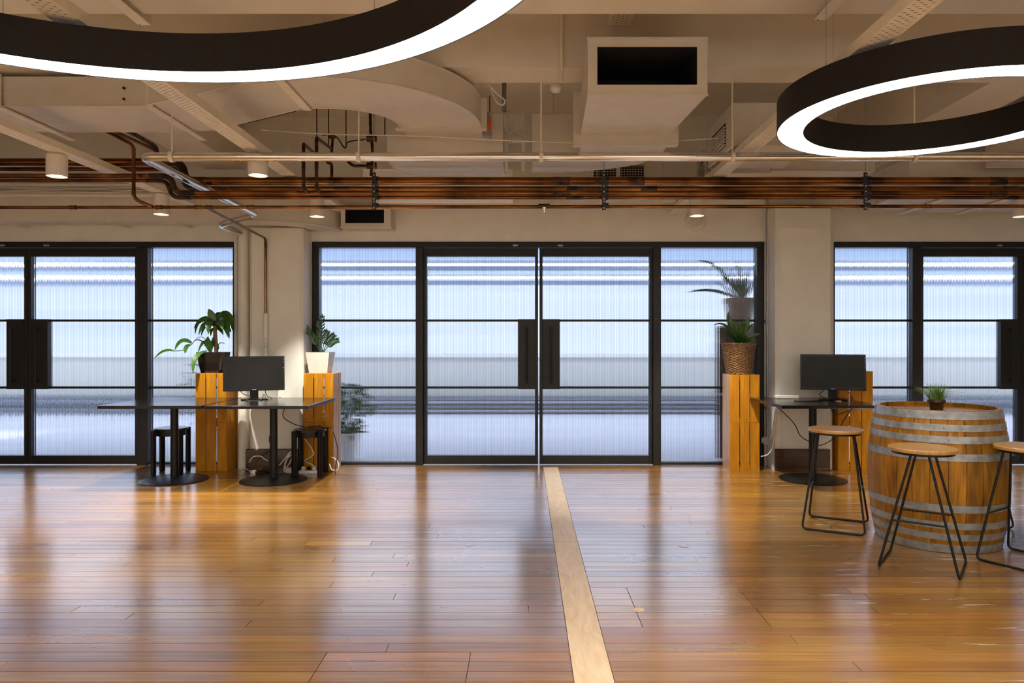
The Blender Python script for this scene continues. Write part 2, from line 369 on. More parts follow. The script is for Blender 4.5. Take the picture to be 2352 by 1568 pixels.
# boards, grain along X
BW = .0905
def cuts(y0, y1):
    xs = [XL, .195, .355, XR]
    ym = (y0+y1)/2
    if ym > 7.66: xs = [XL, XR]
    if 3.36 < ym < 3.97: xs += [.555, 1.16]
    if ym < 3.10: xs += [-.853, -.233]
    if 4.76 < ym < 4.86: xs += [-1.45, -1.02]
    if 3.60 < ym < 3.69: xs += [.02]
    xs.sort(); out = []
    for a, b in zip(xs[:-1], xs[1:]):
        seg = [a]
        if b-a > 2.2:
            x = a+random.uniform(.5, 3.2)
            while x < b-.7: seg.append(x); x += random.uniform(1.6, 4.2)
        for p, q in zip(seg, seg[1:]+[b]):
            out.append((p, q))
    return out
random.seed(21)
row = 0; y = 2.22-80*BW; far = MB(); nplank = 0
while y < 7.78:
    if y < YB: y += BW; continue
    y1 = min(y+BW, 7.79)
    rt = random.uniform(.86, 1.08)
    for a, b in cuts(y, y1):
        if abs(a-.195) < 1e-3 and abs(b-.355) < 1e-3: continue
        k = rt*random.uniform(.78, 1.16); tint = (k*random.uniform(.96, 1.05), k*random.uniform(.93, 1.05), k*random.uniform(.85, 1.1))
        if random.random() < .06: tint = (tint[0]*1.3, tint[1]*1.3, tint[2]*1.25)
        if abs(a+1.45) < 1e-3 and 4.76 < (y+y1)/2 < 4.86: tint = (1.55, 1.75, 1.6)
        if abs(a-.355) < 1e-3 and abs(b-.555) < 1e-3: tint = (1.15, 1.15, 1.1)
        g = .0020; gx = .0014 if not (3.36 < (y+y1)/2 < 3.97 or (y+y1)/2 < 3.1) else .0018
        if 3.66 < y1 < 3.72: g = .002
        if 3.11 < y1 < 3.14 and -.86 < a < -.3: g = .004
        dz = [random.uniform(-.00055, .00035) for _ in range(4)]
        vis = b > -4.2*y/4 and a < 4.2*y/4
        if 2.2 < y < 4.55 and vis:
            MB().box(a+gx, b-gx, y+g, y1-g, -.0115, 0, tint, dz=dz).build('plank', 'floor', fl); nplank += 1
        else: far.box(a+gx, b-gx, y+g, y1-g, -.0115, 0, tint, dz=dz)
    y = y1; row += 1
tag(far.build('far_planks', 'floor', fl), kind='stuff')
for a, b, tn in ((-5.0, 2.2185, (1., 1., 1.)), (2.22, 4.838, (1.0, 1.0, 1.0)), (4.842, 7.66, (1.08, 1.07, 1.05))):
    tag(MB().box(.1965, .3535, a, b, -.0115, .0012, tn).build('plywood_strip', 'ply', fl), 'pale plywood strip let into the floor boards')
# round floor plugs
for px, py, r in ((1467, 1400, .028), (1570, 1254, .032), (1761, 1256, .034), (2140, 1482, .045), (941, 1251, .03), (1077, 1251, .03)):
    Y = H*F/(py-CY); x = FX(px, Y)
    o = MB().lathe([(r, 0), (r, .0012), (r*.94, .0016), (0, .0016)], 20, (x, Y)).build('floor_plug', 'ply' if px == 1467 else 'floor', fl, smooth=True)

tag(MB().box(XL, XR, YB, 7.78, ZC, ZC+.15).build('ceiling', 'ceil'), 'painted concrete ceiling slab above the ducts', 'ceiling', kind='structure')
tag(MB().box(XL-.15, XL, YB, 7.78, 0, ZC).build('wall_left', 'wall'), 'plain side wall beyond the left edge', 'wall', kind='structure')
tag(MB().box(XR, XR+.15, YB, 7.78, 0, ZC).build('wall_right', 'wall'), 'plain side wall beyond the right edge', 'wall', kind='structure')
tag(MB().box(XL-.15, XR+.15, YB-.15, YB, 0, ZC).build('wall_front', 'wall'), 'plain wall behind the camera', 'wall', kind='structure')
for k, (a_, b_) in enumerate(FILL_WIN):  # unseen windows added around the fill lights
    e = empty('window_%d' % (6+k), ((a_+b_)/2, YB, .75), label='added window behind the camera, framing a fill light', cat='window', kind='structure', group='added fill windows behind the camera')
    MB().box(a_-.05, b_+.05, YB+.001, YB+.06, .75, .80).box(a_-.05, b_+.05, YB+.001, YB+.06, 2.70, 2.75).box(a_-.05, a_, YB+.001, YB+.06, .8, 2.7).box(b_, b_+.05, YB+.001, YB+.06, .8, 2.7).build('frame', 'frame', e)
# facade wall with three openings
OP = [(-6.72, -3.131), (FX(717), FX(1755)), (FX(1915), 6.90)]
ZT = FZ(555)
wb = MB()
wb.box(XL-.15, XR+.15, YF, YF+.2, ZT, ZC)
xs = [XL-.15]+[v for o in OP for v in o]+[XR+.15]
for i in range(0, len(xs), 2): wb.box(xs[i], xs[i+1], YF, YF+.2, 0, ZT)
tag(wb.build('wall_back', 'wall'), 'cream painted wall above and between the black framed glazing', 'wall', kind='structure')
# beams
def beam(name, label, *b): return tag(MB().box(*b).build(name, 'ceil'), label, 'beam', kind='structure')
beam('trim_1', 'painted concrete cross beam nearest the camera, cut by the top edge', XL, XR, 3.70, 4.06, 3.18, ZC)
beam('trim_2', 'painted concrete cross beam behind the ring lights', XL, XR, 4.86, 5.15, 3.18, ZC)
beam('trim_3', 'painted concrete beam running to the wall above the two tables', -3.42, -3.0, 5.15, YF, 3.18, ZC)
beam('trim_4', 'painted concrete beam running to the wall seen through the right ring light', 3.32, 3.75, 5.15, YF, 3.18, ZC)
beam('trim_5', 'painted cross beam behind the camera', XL, XR, .8, 1.2, 3.18, ZC)
beam('trim_6', 'low painted bulkhead above the left glazing', XL, -2.95, 7.40, 7.60, 2.56, 2.86)
tag(MB().box(XL, -2.95, 7.60, YF, 2.64, 2.70).build('trim_7', 'wall'), 'thin shelf between the left bulkhead and the wall', 'ledge', kind='structure')
for i, px in enumerate((262, 408, 20)):
    x = FX(px, 7.5)
    tag(MB().prism([(x, 7.38), (x+.03, 7.38), (x+.03, 7.76), (x, 7.76)], 2.545, 2.56).build('support_angle', 'tray'), ['flat white support angle under the left bulkhead, middle one of three', 'flat white support angle under the left bulkhead, nearest the column', 'flat white support angle under the left bulkhead, by the left edge'][i], 'bracket', 'support angles under the left bulkhead')
# columns
def column(name, x0, x1, y0, zt, label):
    c = .035
    pts = [(x0+c, y0), (x1-c, y0), (x1, y0+c), (x1, YF), (x0, YF), (x0, y0+c)]
    o = MB().prism(pts, 0, zt).build(name, 'wall'); return tag(o, label, 'column', kind='structure')
column('wall_column', FX(571, 7.47), FX(695, 7.47), 7.47, 2.505, 'cream painted column between the left and middle glazing')
column('wall_column', FX(1783, 7.47), FX(1915, 7.47), 7.47, 2.74, 'cream painted column between the middle and right glazing')
tag(MB().box(FX(1792, 7.3), FX(1905, 7.3), 7.44, 7.47, 2.50, 2.735).build('trim_8', 'wall'), 'shallow capital pad on the right column', 'trim', kind='structure')
def skirt(name, x0, x1, label):
    e = empty(name, (x0, 7.44, 0), label=label, cat='skirting', kind='structure')
    MB().bbox(x0-.02, x1+.02, 7.435, 7.47, 0, .225, .006).build('board', 'skirt', e)
    MB().bbox(x0-.02, x1+.02, 7.425, 7.4349, 0, .03, .003).build('shoe_strip', 'skirt', e)
skirt('baseboard_left', FX(571, 7.47), FX(690, 7.47), 'dark wooden skirting at the foot of the left column')
skirt('baseboard_right', FX(1783, 7.47), FX(1900, 7.47), 'dark wooden skirting at the foot of the right column')

# ================================================================== GLAZING
GY = YF+.075      # glass plane
def pane(x0, x1, z0, z1, parent):
    pitch = .0165; amp = .00075; seg = 6
    n = max(1, int(round((x1-x0)/pitch)))*seg
    me = MB(); A = []; B = []
    for i in range(n+1):
        x = x0+(x1-x0)*i/n; yy = GY-.003-amp*math.cos(2*pi*x/pitch)
        A += [(x, yy, z0), (x, yy, z1)]
    B = [(x0, GY+.003, z0), (x0, GY+.003, z1), (x1, GY+.003, z0), (x1, GY+.003, z1)]
    me.add(A, [(i*2, i*2+2, i*2+3, i*2+1) for i in range(n)]); me.add(B, [(0, 1, 3, 2)])
    me.add([A[0], A[1], B[1], B[0]], [(0, 1, 2, 3)]); me.add([A[-2], A[-1], B[3], B[2]], [(0, 3, 2, 1)])
    me.add([p for p in A[1::2]]+[B[3], B[1]], [tuple(range(n+3))]); me.add([p for p in A[0::2]]+[B[2], B[0]], [tuple(range(n+2, -1, -1))])
    o = me.build('glass_pane', 'glass', parent); o.data.polygons.foreach_set('use_smooth', [abs(p.normal.y) > .5 for p in o.data.polygons]); return o
ZB = 0.0
Z = dict(t0=FZ(568), t1=FZ(588), b1=FZ(733), b1b=FZ(738), b2=FZ(888), b2b=FZ(893), br=FZ(1047), bs=FZ(1062))
def outer_frame(name, x0, x1, mull, label):
    e = empty(name, ((x0+x1)/2, YF, 0), label=label, cat='door frame', kind='structure')
    a, b = YF-.012, YF+.11
    MB().bbox(x0, x1, a, b, Z['t0'], ZT, .003).build('head', 'frame', e)
    for p, q in mull: MB().bbox(p, q, a, b, 0, Z['t0']-.0003, .003).build('mullion', 'frame', e)
    return e
def sidelight(name, x0, x1, label):
    e = empty(name, ((x0+x1)/2, YF, 0), label=label, cat='window', kind='structure')
    MB().bbox(x0, x1, YF+.02, YF+.10, 0.0, Z['bs'], .002).build('bottom_rail', 'frame', e)
    for p, q in ((Z['b1b'], Z['b1']), (Z['b2b'], Z['b2'])): MB().bbox(x0, x1, YF+.045, YF+.105, p, q, .002).build('glazing_bar', 'frame', e)
    for p, q in ((Z['bs'], Z['b2b']), (Z['b2'], Z['b1b']), (Z['b1'], Z['t0'])): pane(x0+.001, x1-.001, p+.0005, q-.0005, e)
def leaf(name, x0, x1, side, label):
    "door leaf; side = +1 when the pull handle is on its right edge"
    e = empty(name, ((x0+x1)/2, YF, 0), label=label, cat='door', kind='structure')
    st = .033; a, b = YF+.02, YF+.10; zt = Z['t0']-.006; z0 = .010
    MB().bbox(x0, x0+st, a, b, z0, zt, .002).build('stile', 'frame', e)
    MB().bbox(x1-st, x1, a, b, z0, zt, .002).build('stile', 'frame', e)
    MB().bbox(x0+st, x1-st, a, b, Z['t1'], zt, .002).build('top_rail', 'frame', e)
    MB().bbox(x0+st, x1-st, a, b, z0, Z['br'], .002).build('bottom_rail', 'frame', e)
    for p, q in ((Z['b1b'], Z['b1']), (Z['b2b'], Z['b2'])): MB().bbox(x0+st, x1-st, YF+.045, YF+.101, p, q, .002).build('glazing_bar', 'frame', e)
    pw = .185
    px0, px1 = (x1-st-pw+.0, x1-st) if side > 0 else (x0+st, x0+st+pw)
    MB().bbox(px0, px1, YF+.012, YF+.095, Z['b2b']-.002, Z['b1']+.002, .002).build('lock_panel', 'frame', e)
    g0, g1 = x0+st+.001, x1-st-.001
    pane(g0, g1, Z['b1']+.0005, Z['t1']-.0005, e); pane(g0, g1, Z['br']+.0005, Z['b2b']-.0005, e)
    if side > 0: pane(g0, px0-.001, Z['b2']+.0005, Z['b1b']-.0005, e)
    else: pane(px1+.001, g1, Z['b2']+.0005, Z['b1b']-.0005, e)
    hx = (px0+px1)/2+(-.0 if side > 0 else .0)
    h = MB(); hz0, hz1 = FZ(880), FZ(750)
    h.tube([(hx, YF-.045, hz0), (hx, YF-.045, hz1)], .009, 12)
    for zz in (hz0+.03, hz1-.03): h.tube([(hx, YF-.045, zz), (hx, YF+.013, zz)], .007, 8)
    tag(h.build('pull_handle', 'black', e, smooth=True), 'long black bar pull handle')
    # small catch on the head
    return e
def catch(px, label):
    x = FX(px)
    tag(MB().bbox(x-.028, x+.028, YF-.024, YF-.012, FZ(566), FZ(562), .002).build('door_catch', 'galv'), label, 'catch', 'small metal catches on the door heads')
fx = FX
# left group
outer_frame('trim_9', -6.72, -3.131, [(-6.72, -6.64), (fx(315), fx(340)), (-3.131-.008, -3.131)], 'black steel frame around the left glazing')
leaf('door_1', fx(-190)+.0, fx(59), +1, 'black steel framed ribbed glass door at the left edge')
leaf('door_2', fx(61), fx(315)-.003, -1, 'black steel framed ribbed glass door left of the leafy plant')
sidelight('window_1', fx(340), -3.139, 'fixed ribbed glass sidelight behind the leafy plant')
# middle group
outer_frame('trim_10', fx(717), fx(1755), [(fx(717), fx(733)), (fx(955), fx(972)), (fx(1500), fx(1518)), (fx(1738), fx(1755))], 'black steel frame around the middle glazing')
sidelight('window_2', fx(733), fx(955), 'fixed ribbed glass sidelight behind the white pot')
leaf('door_3', fx(972)+.003, fx(1236), +1, 'left leaf of the middle pair of ribbed glass doors')
leaf('door_4', fx(1239.5), fx(1500)-.003, -1, 'right leaf of the middle pair of ribbed glass doors')
sidelight('window_3', fx(1518), fx(1738), 'fixed ribbed glass sidelight behind the wicker basket')
# right group
outer_frame('trim_11', fx(1915), 6.90, [(fx(1915), fx(1917)), (fx(2095), fx(2116)), (fx(2582), fx(2600))], 'black steel frame around the right glazing')
sidelight('window_4', fx(1917), fx(2095), 'fixed ribbed glass sidelight between the right column and the right doors')
leaf('door_5', fx(2116)+.003, fx(2347), +1, 'black steel framed ribbed glass door behind the barrel')
leaf('door_6', fx(2350), fx(2582)-.003, -1, 'black steel framed ribbed glass door beyond the right edge')
sidelight('window_5', fx(2600), 6.90-.0, 'fixed ribbed glass sidelight beyond the right edge')
catch(8, 'small metal catch on the head of the door at the left edge'); catch(109, 'small metal catch on the head of the second door from the left')
catch(1184, 'small metal catch on the head of the left middle door'); catch(1287, 'small metal catch on the head of the right middle door'); catch(2294, 'small metal catch on the head of the door behind the barrel')

# ================================================================== TERRACE behind the glass
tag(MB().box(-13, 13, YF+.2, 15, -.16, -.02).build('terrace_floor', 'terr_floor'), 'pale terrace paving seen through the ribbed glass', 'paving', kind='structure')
pw_ = empty('terrace_wall', (0, 13.6, 0), label='pale parapet wall with white coping beyond the glass', cat='wall', kind='structure')
MB().box(-13, 13, 13.6, 13.8, -.02, 1.02).build('parapet', 'terr_wall', pw_)
MB().box(-13, 13, 13.55, 13.85, 1.0205, 1.10).build('coping', 'terr_white', pw_)
lv = empty('terrace_bench', (0, 13.3, -.02), label='long low slatted bench along the parapet beyond the glass', cat='bench')
for i, z in enumerate((.03, .11, .19, .27)): MB().box(-12, 12, 13.25, 13.5, z, z+.035).build('slat', 'terr_dark' if i in (1, 3) else 'terr_blue', lv)
for x in (-11.5, -7.5, -3.5, .5, 4.5, 8.5, 11.5): MB().box(x, x+.08, 13.27, 13.48, -.02, .03).build('leg', 'terr_dark', lv)
rf = empty('terrace_roof', (0, 11, 2.5), label='translucent terrace roof beyond the glass', cat='roof', kind='structure')
MB().box(-13, 13, YF+.21, 14.1, 2.50, 2.53).build('roof_sheet', 'roof', rf)
MB().box(-13, 13, 14.1, 14.2, 2.42, 2.6).build('edge_beam', 'terr_blue', rf)
MB().box(-13, 13, 11.3, 11.42, 2.44, 2.499).build('rafter', 'terr_blue', rf)
for x in (-12.6, 12.4): MB().box(x, x+.2, 14.0, 14.2, -.02, 2.42).build('post', 'terr_blue', rf)
for k, Y in enumerate((10.55, 12.75)):
    e = empty('linear_light', (0, Y, 2.44), label=['long white linear light under the terrace roof, nearer of two', 'long white linear light under the terrace roof, farther of two'][k], cat='light', group='linear lights under the terrace roof')
    MB().box(-11, 11, Y-.07, Y+.07, 2.455, 2.4995).build('housing', 'terr_white', e)
    MB().box(-11, 11, Y-.06, Y+.06, 2.44, 2.4549).build('diffuser', 'strip', e)
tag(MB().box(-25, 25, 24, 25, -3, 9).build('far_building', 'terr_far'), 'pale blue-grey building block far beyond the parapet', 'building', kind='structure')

# ================================================================== FURNITURE
def table(x, y, label):
    e = empty('cafe_table', (x, y, 0), label=label, cat='table', group='square black cafe tables')
    s = .468
    MB().bbox(-s, s, -s, s, .727, .757, .003).build('table_top', 'table', e, local=True)
    MB().lathe([(.036, .012), (.036, .70), (.11, .715), (.11, .7265)], 28).build('column', 'black', e, smooth=True, local=True)
    MB().lathe([(.312, 0), (.312, .006), (.29, .014), (.10, .022), (.044, .03), (.036, .03)], 48).build('base', 'black', e, smooth=True, local=True)
    return e
table(-3.375, 6.965, 'square black pedestal table on the far left with an empty top')
table(-2.415, 6.955, 'square black pedestal table carrying the left monitor')
table(2.785, 6.985, 'square black pedestal table in front of the right column')

def crate(x0, x1, y0, z0, hh, d, label, group, mside='crate_pale', front='crate'):
    e = empty('wooden_crate', ((x0+x1)/2, y0, z0), label=label, cat='crate', group=group)
    t = .011; y1 = y0+d; z1 = z0+hh-.001
    MB().bbox(x0+t, x1-t, y0+t, y1, z0, z0+.016, .001).build('end_board', front, e)
    MB().bbox(x0+t, x1-t, y0+t, y1, z1-.016, z1, .001).build('end_board', front, e)
    n = 3; g = .010; ww = ((x1-x0)-(n-1)*g)/n
    for i in range(n): MB().bbox(x0+i*(ww+g), x0+i*(ww+g)+ww, y0, y0+t-.0005, z0, z1, .0015).build('slat', front, e)
    # battens joining the slats beside each end board
    for zz in (z0+.017, z1-.017-.03): MB().box(x0+t, x1-t, y0+t, y0+t+.012, zz, zz+.03).build('batten', front, e)
    wd = (d-t-(n-1)*g)/n
    for sx0 in (x0, x1-t+.0005):
        for i in range(n): MB().bbox(sx0, sx0+t-.0005, y0+t+i*(wd+g), y0+t+i*(wd+g)+wd, z0, z1, .0012).build('slat', mside, e)
    return e
def stack(x0, x1, y0, ht, d, where, group, mside='crate_pale', front='crate'):
    h = ht/2
    crate(x0, x1, y0, 0, h, d, 'slatted orange crate standing on the floor '+where, group, mside, front)
    crate(x0, x1, y0, h, h, d, 'upper slatted orange crate '+where, group, mside, front)
stack(FX(449, 7.42), FX(521, 7.42), 7.42, 1.005, .30, 'under the leafy plant in the black pot', 'crates under the black pot', 'crate')
stack(FX(698, 7.42), FX(766, 7.42), 7.42, 1.005, .30, 'under the white pot', 'crates under the white pot')
stack(FX(1677, 7.45), FX(1745, 7.45), 7.45, .99, .285, 'under the wicker basket', 'crates under the wicker basket')
stack(FX(1925, 7.45), FX(2005, 7.45), 7.45, 1.025, .29, 'behind the right monitor', 'crates behind the right table', 'crate')

def low_stool(x, y, rz, label):
    e = empty('low_stool', (x, y, 0), rz, label, 'stool', 'low black stools under the tables')
    MB().lathe([(.150, .438), (.158, .440), (.160, .446), (.160, .456), (.156, .460), (0, .460)], 40).build('seat', 'table', e, smooth=True, local=True)
    MB().lathe([(.128, .385), (.140, .385), (.140, .4375), (.128, .4375)], 32, close='loop').build('apron', 'black', e, smooth=True, local=True)
    for i in range(4):
        R = Matrix.Rotation(pi/4+i*pi/2, 4, 'Z')
        MB().bbox(.1605, .196, -.024, .024, 0, .452, .004, R=R).box(.1405, .1605, -.020, .020, .39, .436, R=R).build('leg', 'black', e, local=True)
    return e
low_stool(-3.585, 7.33, .15, 'low black round stool under the far left table')
low_stool(-2.145, 7.232, .06, 'low black round stool in front of the crate with the white pot')

def bar_stool(x, y, rz, label):
    e = empty('bar_stool', (x, y, 0), rz, label, 'bar stool', 'bar stools around the barrel')
    MB().lathe([(.176, .685), (.184, .687), (.186, .692), (.186, .704), (.182, .709), (0, .709)], 44).build('seat', 'seat', e, smooth=True, local=True)
    MB().lathe([(.155, .672), (.17, .672), (.17, .6845), (.155, .6845)], 36, close='loop').build('seat_ring', 'black', e, smooth=True, local=True)
    Lh, Sh, r = .205, .207, .0075
    for s in (-1, 1):
        pts = fillet([(-.118, s*.045, .678), (-Lh, s*Sh, r), (Lh, s*Sh, r), (.118, s*.045, .678)], .035)
        MB().tube(pts, r, 10).build('leg_frame', 'black', e, smooth=True, local=True)
        t = (.678-.285)/.671; fxp = .118+(Lh-.118)*t; fyp = .045+(Sh-.045)*t
        MB().tube([(s*fxp, -fyp, .285), (s*fxp, fyp, .285)], .0058, 8).build('foot_rail', 'black', e, smooth=True, local=True)
    MB().tube([(-.118, -.045, .677), (.118, -.045, .677)], .006, 8).tube([(-.118, .045, .677), (.118, .045, .677)], .006, 8).tube([(-.157, 0, .678), (.157, 0, .678)], .0055, 8).build('seat_brace', 'black', e, smooth=True, local=True)
    return e
bar_stool(2.253, 5.235, math.radians(-28), 'bar stool with round wooden seat left of the barrel, in front of the right table')
bar_stool(2.385, 4.33, math.radians(54), 'bar stool with round wooden seat in front of the barrel')
bar_stool(3.055, 4.375, math.radians(-57), 'bar stool cut off by the right edge of the picture')
bar_stool(3.33, 5.40, math.radians(-11), 'bar stool almost hidden behind the barrel, one leg showing')

# barrel
BX, BY = 2.807, 4.925
bar = empty('wine_barrel', (BX, BY, 0), label='large oak barrel with eight grey steel hoops used as a table', cat='barrel')
def brad(z):
    t = (z-.45)/.45; return .425-.052*t*t
ns = 26; nz = 14
for i in range(ns):
    a0 = 2*pi*i/ns+.004; a1 = 2*pi*(i+1)/ns-.004
    vs = []; fs = []
    k = random.uniform(.62, 1.15); tn = (k, k*random.uniform(.92, 1.05), k*random.uniform(.85, 1.1))
    na = 2
    for j in range(nz+1):
        z = .9*j/nz
        for side in (0, 1):
            for q in range(na+1):
                a = a0+(a1-a0)*q/na; r = brad(z)-(.024 if side else 0)+(.0007*(q == 1) if not side else 0)
                vs.append((r*math.cos(a), r*math.sin(a), z))
    w_ = 2*(na+1)
    for j in range(nz):
        b0 = j*w_; b1 = b0+w_
        for q in range(na):
            fs.append((b0+q, b0+q+1, b1+q+1, b1+q)); fs.append((b0+na+1+q+1, b0+na+1+q, b1+na+1+q, b1+na+2+q))
        fs.append((b0, b1, b1+na+1, b0+na+1)); fs.append((b0+na, b0+2*na+1, b1+2*na+1, b1+na))
    for q in range(na):
        fs.append((q, q+na+1, q+na+2, q+1)); b0 = nz*w_; fs.append((b0+q, b0+q+1, b0+q+na+2, b0+q+na+1))
    MB().add(vs, fs, tn).build('stave', 'barrel', bar, smooth=True, local=True)
for z0, z1 in ((.845, .897), (.772, .815), (.698, .742), (.588, .634), (.266, .312), (.158, .202), (.085, .128), (.003, .055)):
    prof = []
    for j in range(5):
        z = z0+(z1-z0)*j/4; prof.append((brad(z)+.0035, z))
    prof += [(brad(z1)+.0012, z1), (brad(z0)+.0012, z0)]
    o = MB().lathe(prof, 72, close='loop').build('hoop', 'hoop', bar, smooth=True, local=True)
    zr = (z0+z1)/2
    a = math.radians(-112+random.uniform(-3, 3)); rr = brad(zr)+.0035
    MB().lathe([(.0065, 0), (.0045, .003), (0, .004)], 8).build('rivet', 'hoop', o, smooth=True, local=True).matrix_local = Matrix.Translation((rr*math.cos(a), rr*math.sin(a), zr)) @ Matrix.Rotation(a, 4, 'Z') @ Matrix.Rotation(pi/2, 4, 'Y')
hd = MB()
nb = 7; R0 = brad(.85)-.0265
for i in range(nb):
    x0 = -R0+2*R0*i/nb; x1 = x0+2*R0/nb-.001
    pts = []
    for q in range(7):
        x = x0+(x1-x0)*q/6; pts.append((x, -math.sqrt(max(0, R0*R0-x*x))))
    for q in range(6, -1, -1):
        x = x0+(x1-x0)*q/6; pts.append((x, math.sqrt(max(0, R0*R0-x*x))+.0005))
    k = random.uniform(.8, 1.1)
    MB().prism(pts, .852, .872, tint=(k, k, k)).build('head_board', 'barrel', bar, local=True)

# ================================================================== MONITORS
def monitor(x, y, z, yaw, wd, ht, pole, label, wide_base):
    e = empty('monitor', (x, y, z), yaw, label, 'monitor', 'computer monitors on the tables')
    base_w = .125
    MB().bbox(-base_w, base_w, -.10, .085, 0, .012, .004).build('stand_base', 'bezel', e, local=True)
    zc = pole+ht/2
    MB().prism([(-.040, 0), (.040, 0), (.034, .02), (-.034, .02)], .012, pole+.14, R=Matrix.Translation((0, .045, 0))).build('stand_neck', 'bezel', e, local=True)
    R = Matrix.Translation((0, 0, zc)) @ Matrix.Rotation(math.radians(-8), 4, 'X')
    h = MB(); h.bbox(-wd/2, wd/2, 0, .022, -ht/2, ht/2, .003, R=R)
    h.bbox(-.13, .13, .022, .045, -.09, .10, .006, R=R)
    c = h.build('casing', 'bezel', e, local=True)
    bz = .018
    MB().box(-wd/2+bz, wd/2-bz, -.0006, .0002, -ht/2+bz*1.5, ht/2-bz, R=R).build('screen', 'screen', e, local=True)
    fc = bpy.data.curves.new('maker_mark', 'FONT'); fc.body = 'BenQ'; fc.size = .014; fc.align_x = 'CENTER'; fc.extrude = .0002
    fc.materials.append(M['plastic_w'])
    ft = bpy.data.objects.new('text', fc); COL.objects.link(ft); bpy.context.view_layer.update()
    fm = bpy.data.meshes.new_from_object(ft); bpy.data.objects.remove(ft); fo = bpy.data.objects.new('maker_mark', fm); COL.objects.link(fo); fo.parent = e
    fo.matrix_local = R @ Matrix.Translation((0, -.0008, -ht/2+.007)) @ Matrix.Rotation(pi/2, 4, 'X')
    for k in range(5):
        MB().box(wd/2-.0135, wd/2-.0085, -.0012, 0, .145*1-.03*k-.004, .145-.03*k, R=R).build('side_mark', 'plastic_w', e, local=True) if k in (0, 1, 3) else None
    return e
monitor(FX(590, 7.27), 7.20, .757, math.radians(22), .575, .345, .085, 'black monitor on the left tables, turned slightly to the right', 0)
monitor(FX(1908, 7.2), 7.15, .757, math.radians(-18), .60, .355, .095, 'black monitor on the right table in front of the column', 0)

# ================================================================== PLANTS
def square_pot(name, x, y, z, top, bot, h, m, rz, label, parent_extra=None):
    e = empty(name, (x, y, z), rz, label, 'potted plant')
    t, b = top/2, bot/2; w_ = .008
    vs = [(sx*b, sy*b, 0) for sx, sy in ((-1, -1), (1, -1), (1, 1), (-1, 1))]+[(sx*t, sy*t, h) for sx, sy in ((-1, -1), (1, -1), (1, 1), (-1, 1))]
    vs += [(sx*(t-w_), sy*(t-w_), h) for sx, sy in ((-1, -1), (1, -1), (1, 1), (-1, 1))]+[(sx*(t-w_-.004), sy*(t-w_-.004), h-.03) for sx, sy in ((-1, -1), (1, -1), (1, 1), (-1, 1))]
    fs = [(3, 2, 1, 0)]
    for a in (0, 4, 8):
        for i in range(4): j = (i+1) % 4; fs.append((a+i, a+j, a+4+j, a+4+i))
    fs.append((12, 13, 14, 15))
    MB().add(vs, fs).build('pot', m, e, local=True)
    MB().box(-(t-w_-.006), t-w_-.006, -(t-w_-.006), t-w_-.006, h-.0299, h-.022).build('soil', 'soil', e, local=True)
    return e

# corn plant in the black pot
zA = 1.005
pA = square_pot('corn_plant', FX(490, 7.57), 7.575, zA, .255, .185, .215, 'potblack', math.radians(-10), 'leafy corn plant in a glossy black square pot on crates')
pA.rotation_euler = (0, 0, 0)
def W(e, px, py, Y): p = P(px, py, Y); return p-Vector(e.location)
MB().tube(spline([W(pA, 497, 812, 7.57), W(pA, 496, 790, 7.57), W(pA, 494, 765, 7.57), W(pA, 495, 742, 7.57)]), [.020]*12+[.019]*6+[.014], 12).build('trunk', 'bark', pA, smooth=True, local=True)
LA = [  # start, control, end (px,py,dY), width
 ((494, 745, 0), (486, 722, .0), (479, 709, -.02), .062),
 ((495, 742, 0), (512, 712, 0), (531, 722, .02), .062),
 ((494, 748, 0), (470, 716, -.05), (445, 755, -.06), .06),
 ((494, 745, 0), (455, 712, .05), (448, 768, .05), .045),
 ((495, 746, 0), (478, 722, -.12), (479, 768, -.16), .075),
 ((496, 746, 0), (520, 716, -.1), (524, 775, -.13), .085),
 ((496, 742, 0), (533, 700, .0), (534, 760, -.02), .06),
 ((495, 748, 0), (470, 738, .06), (462, 772, .08), .04),
 ((496, 750, 0), (520, 745, -.04), (531, 763, -.04), .05),
 ((496, 745, 0), (506, 725, -.12), (512, 758, -.18), .075),
 ((496, 755, 0), (508, 752, 0), (513, 770, 0), .03),
 ((495, 745, 0), (500, 716, .08), (508, 718, .12), .055),
 ((493, 757, 0), (485, 752, -.02), (484, 772, -.02), .03),
 ((495, 748, 0), (520, 735, .1), (527, 778, .1), .05),
 ((494, 750, 0), (470, 728, -.1), (456, 770, -.14), .05),
]
for a, b, c, wd in LA:
    MB().leaf(W(pA, a[0], a[1], 7.57+a[2]), W(pA, b[0], b[1], 7.57+b[2]), W(pA, c[0], c[1], 7.57+c[2]), wd*1.35, up=(0, -.8, .6), fold=.15).build('leaf', 'leaf', pA, smooth=True, local=True)
LB = [((484, 808, 0), (478, 785, -.03), (478, 772, -.05), .075), ((484, 808, 0), (492, 790, -.03), (490, 772, -.03), .06),
      ((483, 808, 0), (455, 760, 0), (439, 795, 0), .018), ((484, 806, 0), (472, 762, -.03), (454, 812, -.07), .055),
      ((484, 806, 0), (476, 795, 0), (466, 792, 0), .015), ((500, 808, 0), (498, 780, .0), (518, 790, .0), .02),
      ((500, 808, 0), (505, 796, -.02), (498, 793, -.04), .04)]
for a, b, c, wd in LB:
    MB().leaf(W(pA, a[0], a[1], 7.57+a[2]), W(pA, b[0], b[1], 7.57+b[2]), W(pA, c[0], c[1], 7.57+c[2]), wd, up=(0, -.6, .8), fold=.15).build('leaf', 'leaf3', pA, smooth=True, local=True)
MB().tube(spline([W(pA, 484, 810, 7.57), W(pA, 470, 778, 7.55), W(pA, 455, 775, 7.52), W(pA, 440, 790, 7.5), W(pA, 424, 803, 7.48), W(pA, 400, 806, 7.47)]), .0035, 6).build('stem', 'leaf2', pA, smooth=True, local=True)
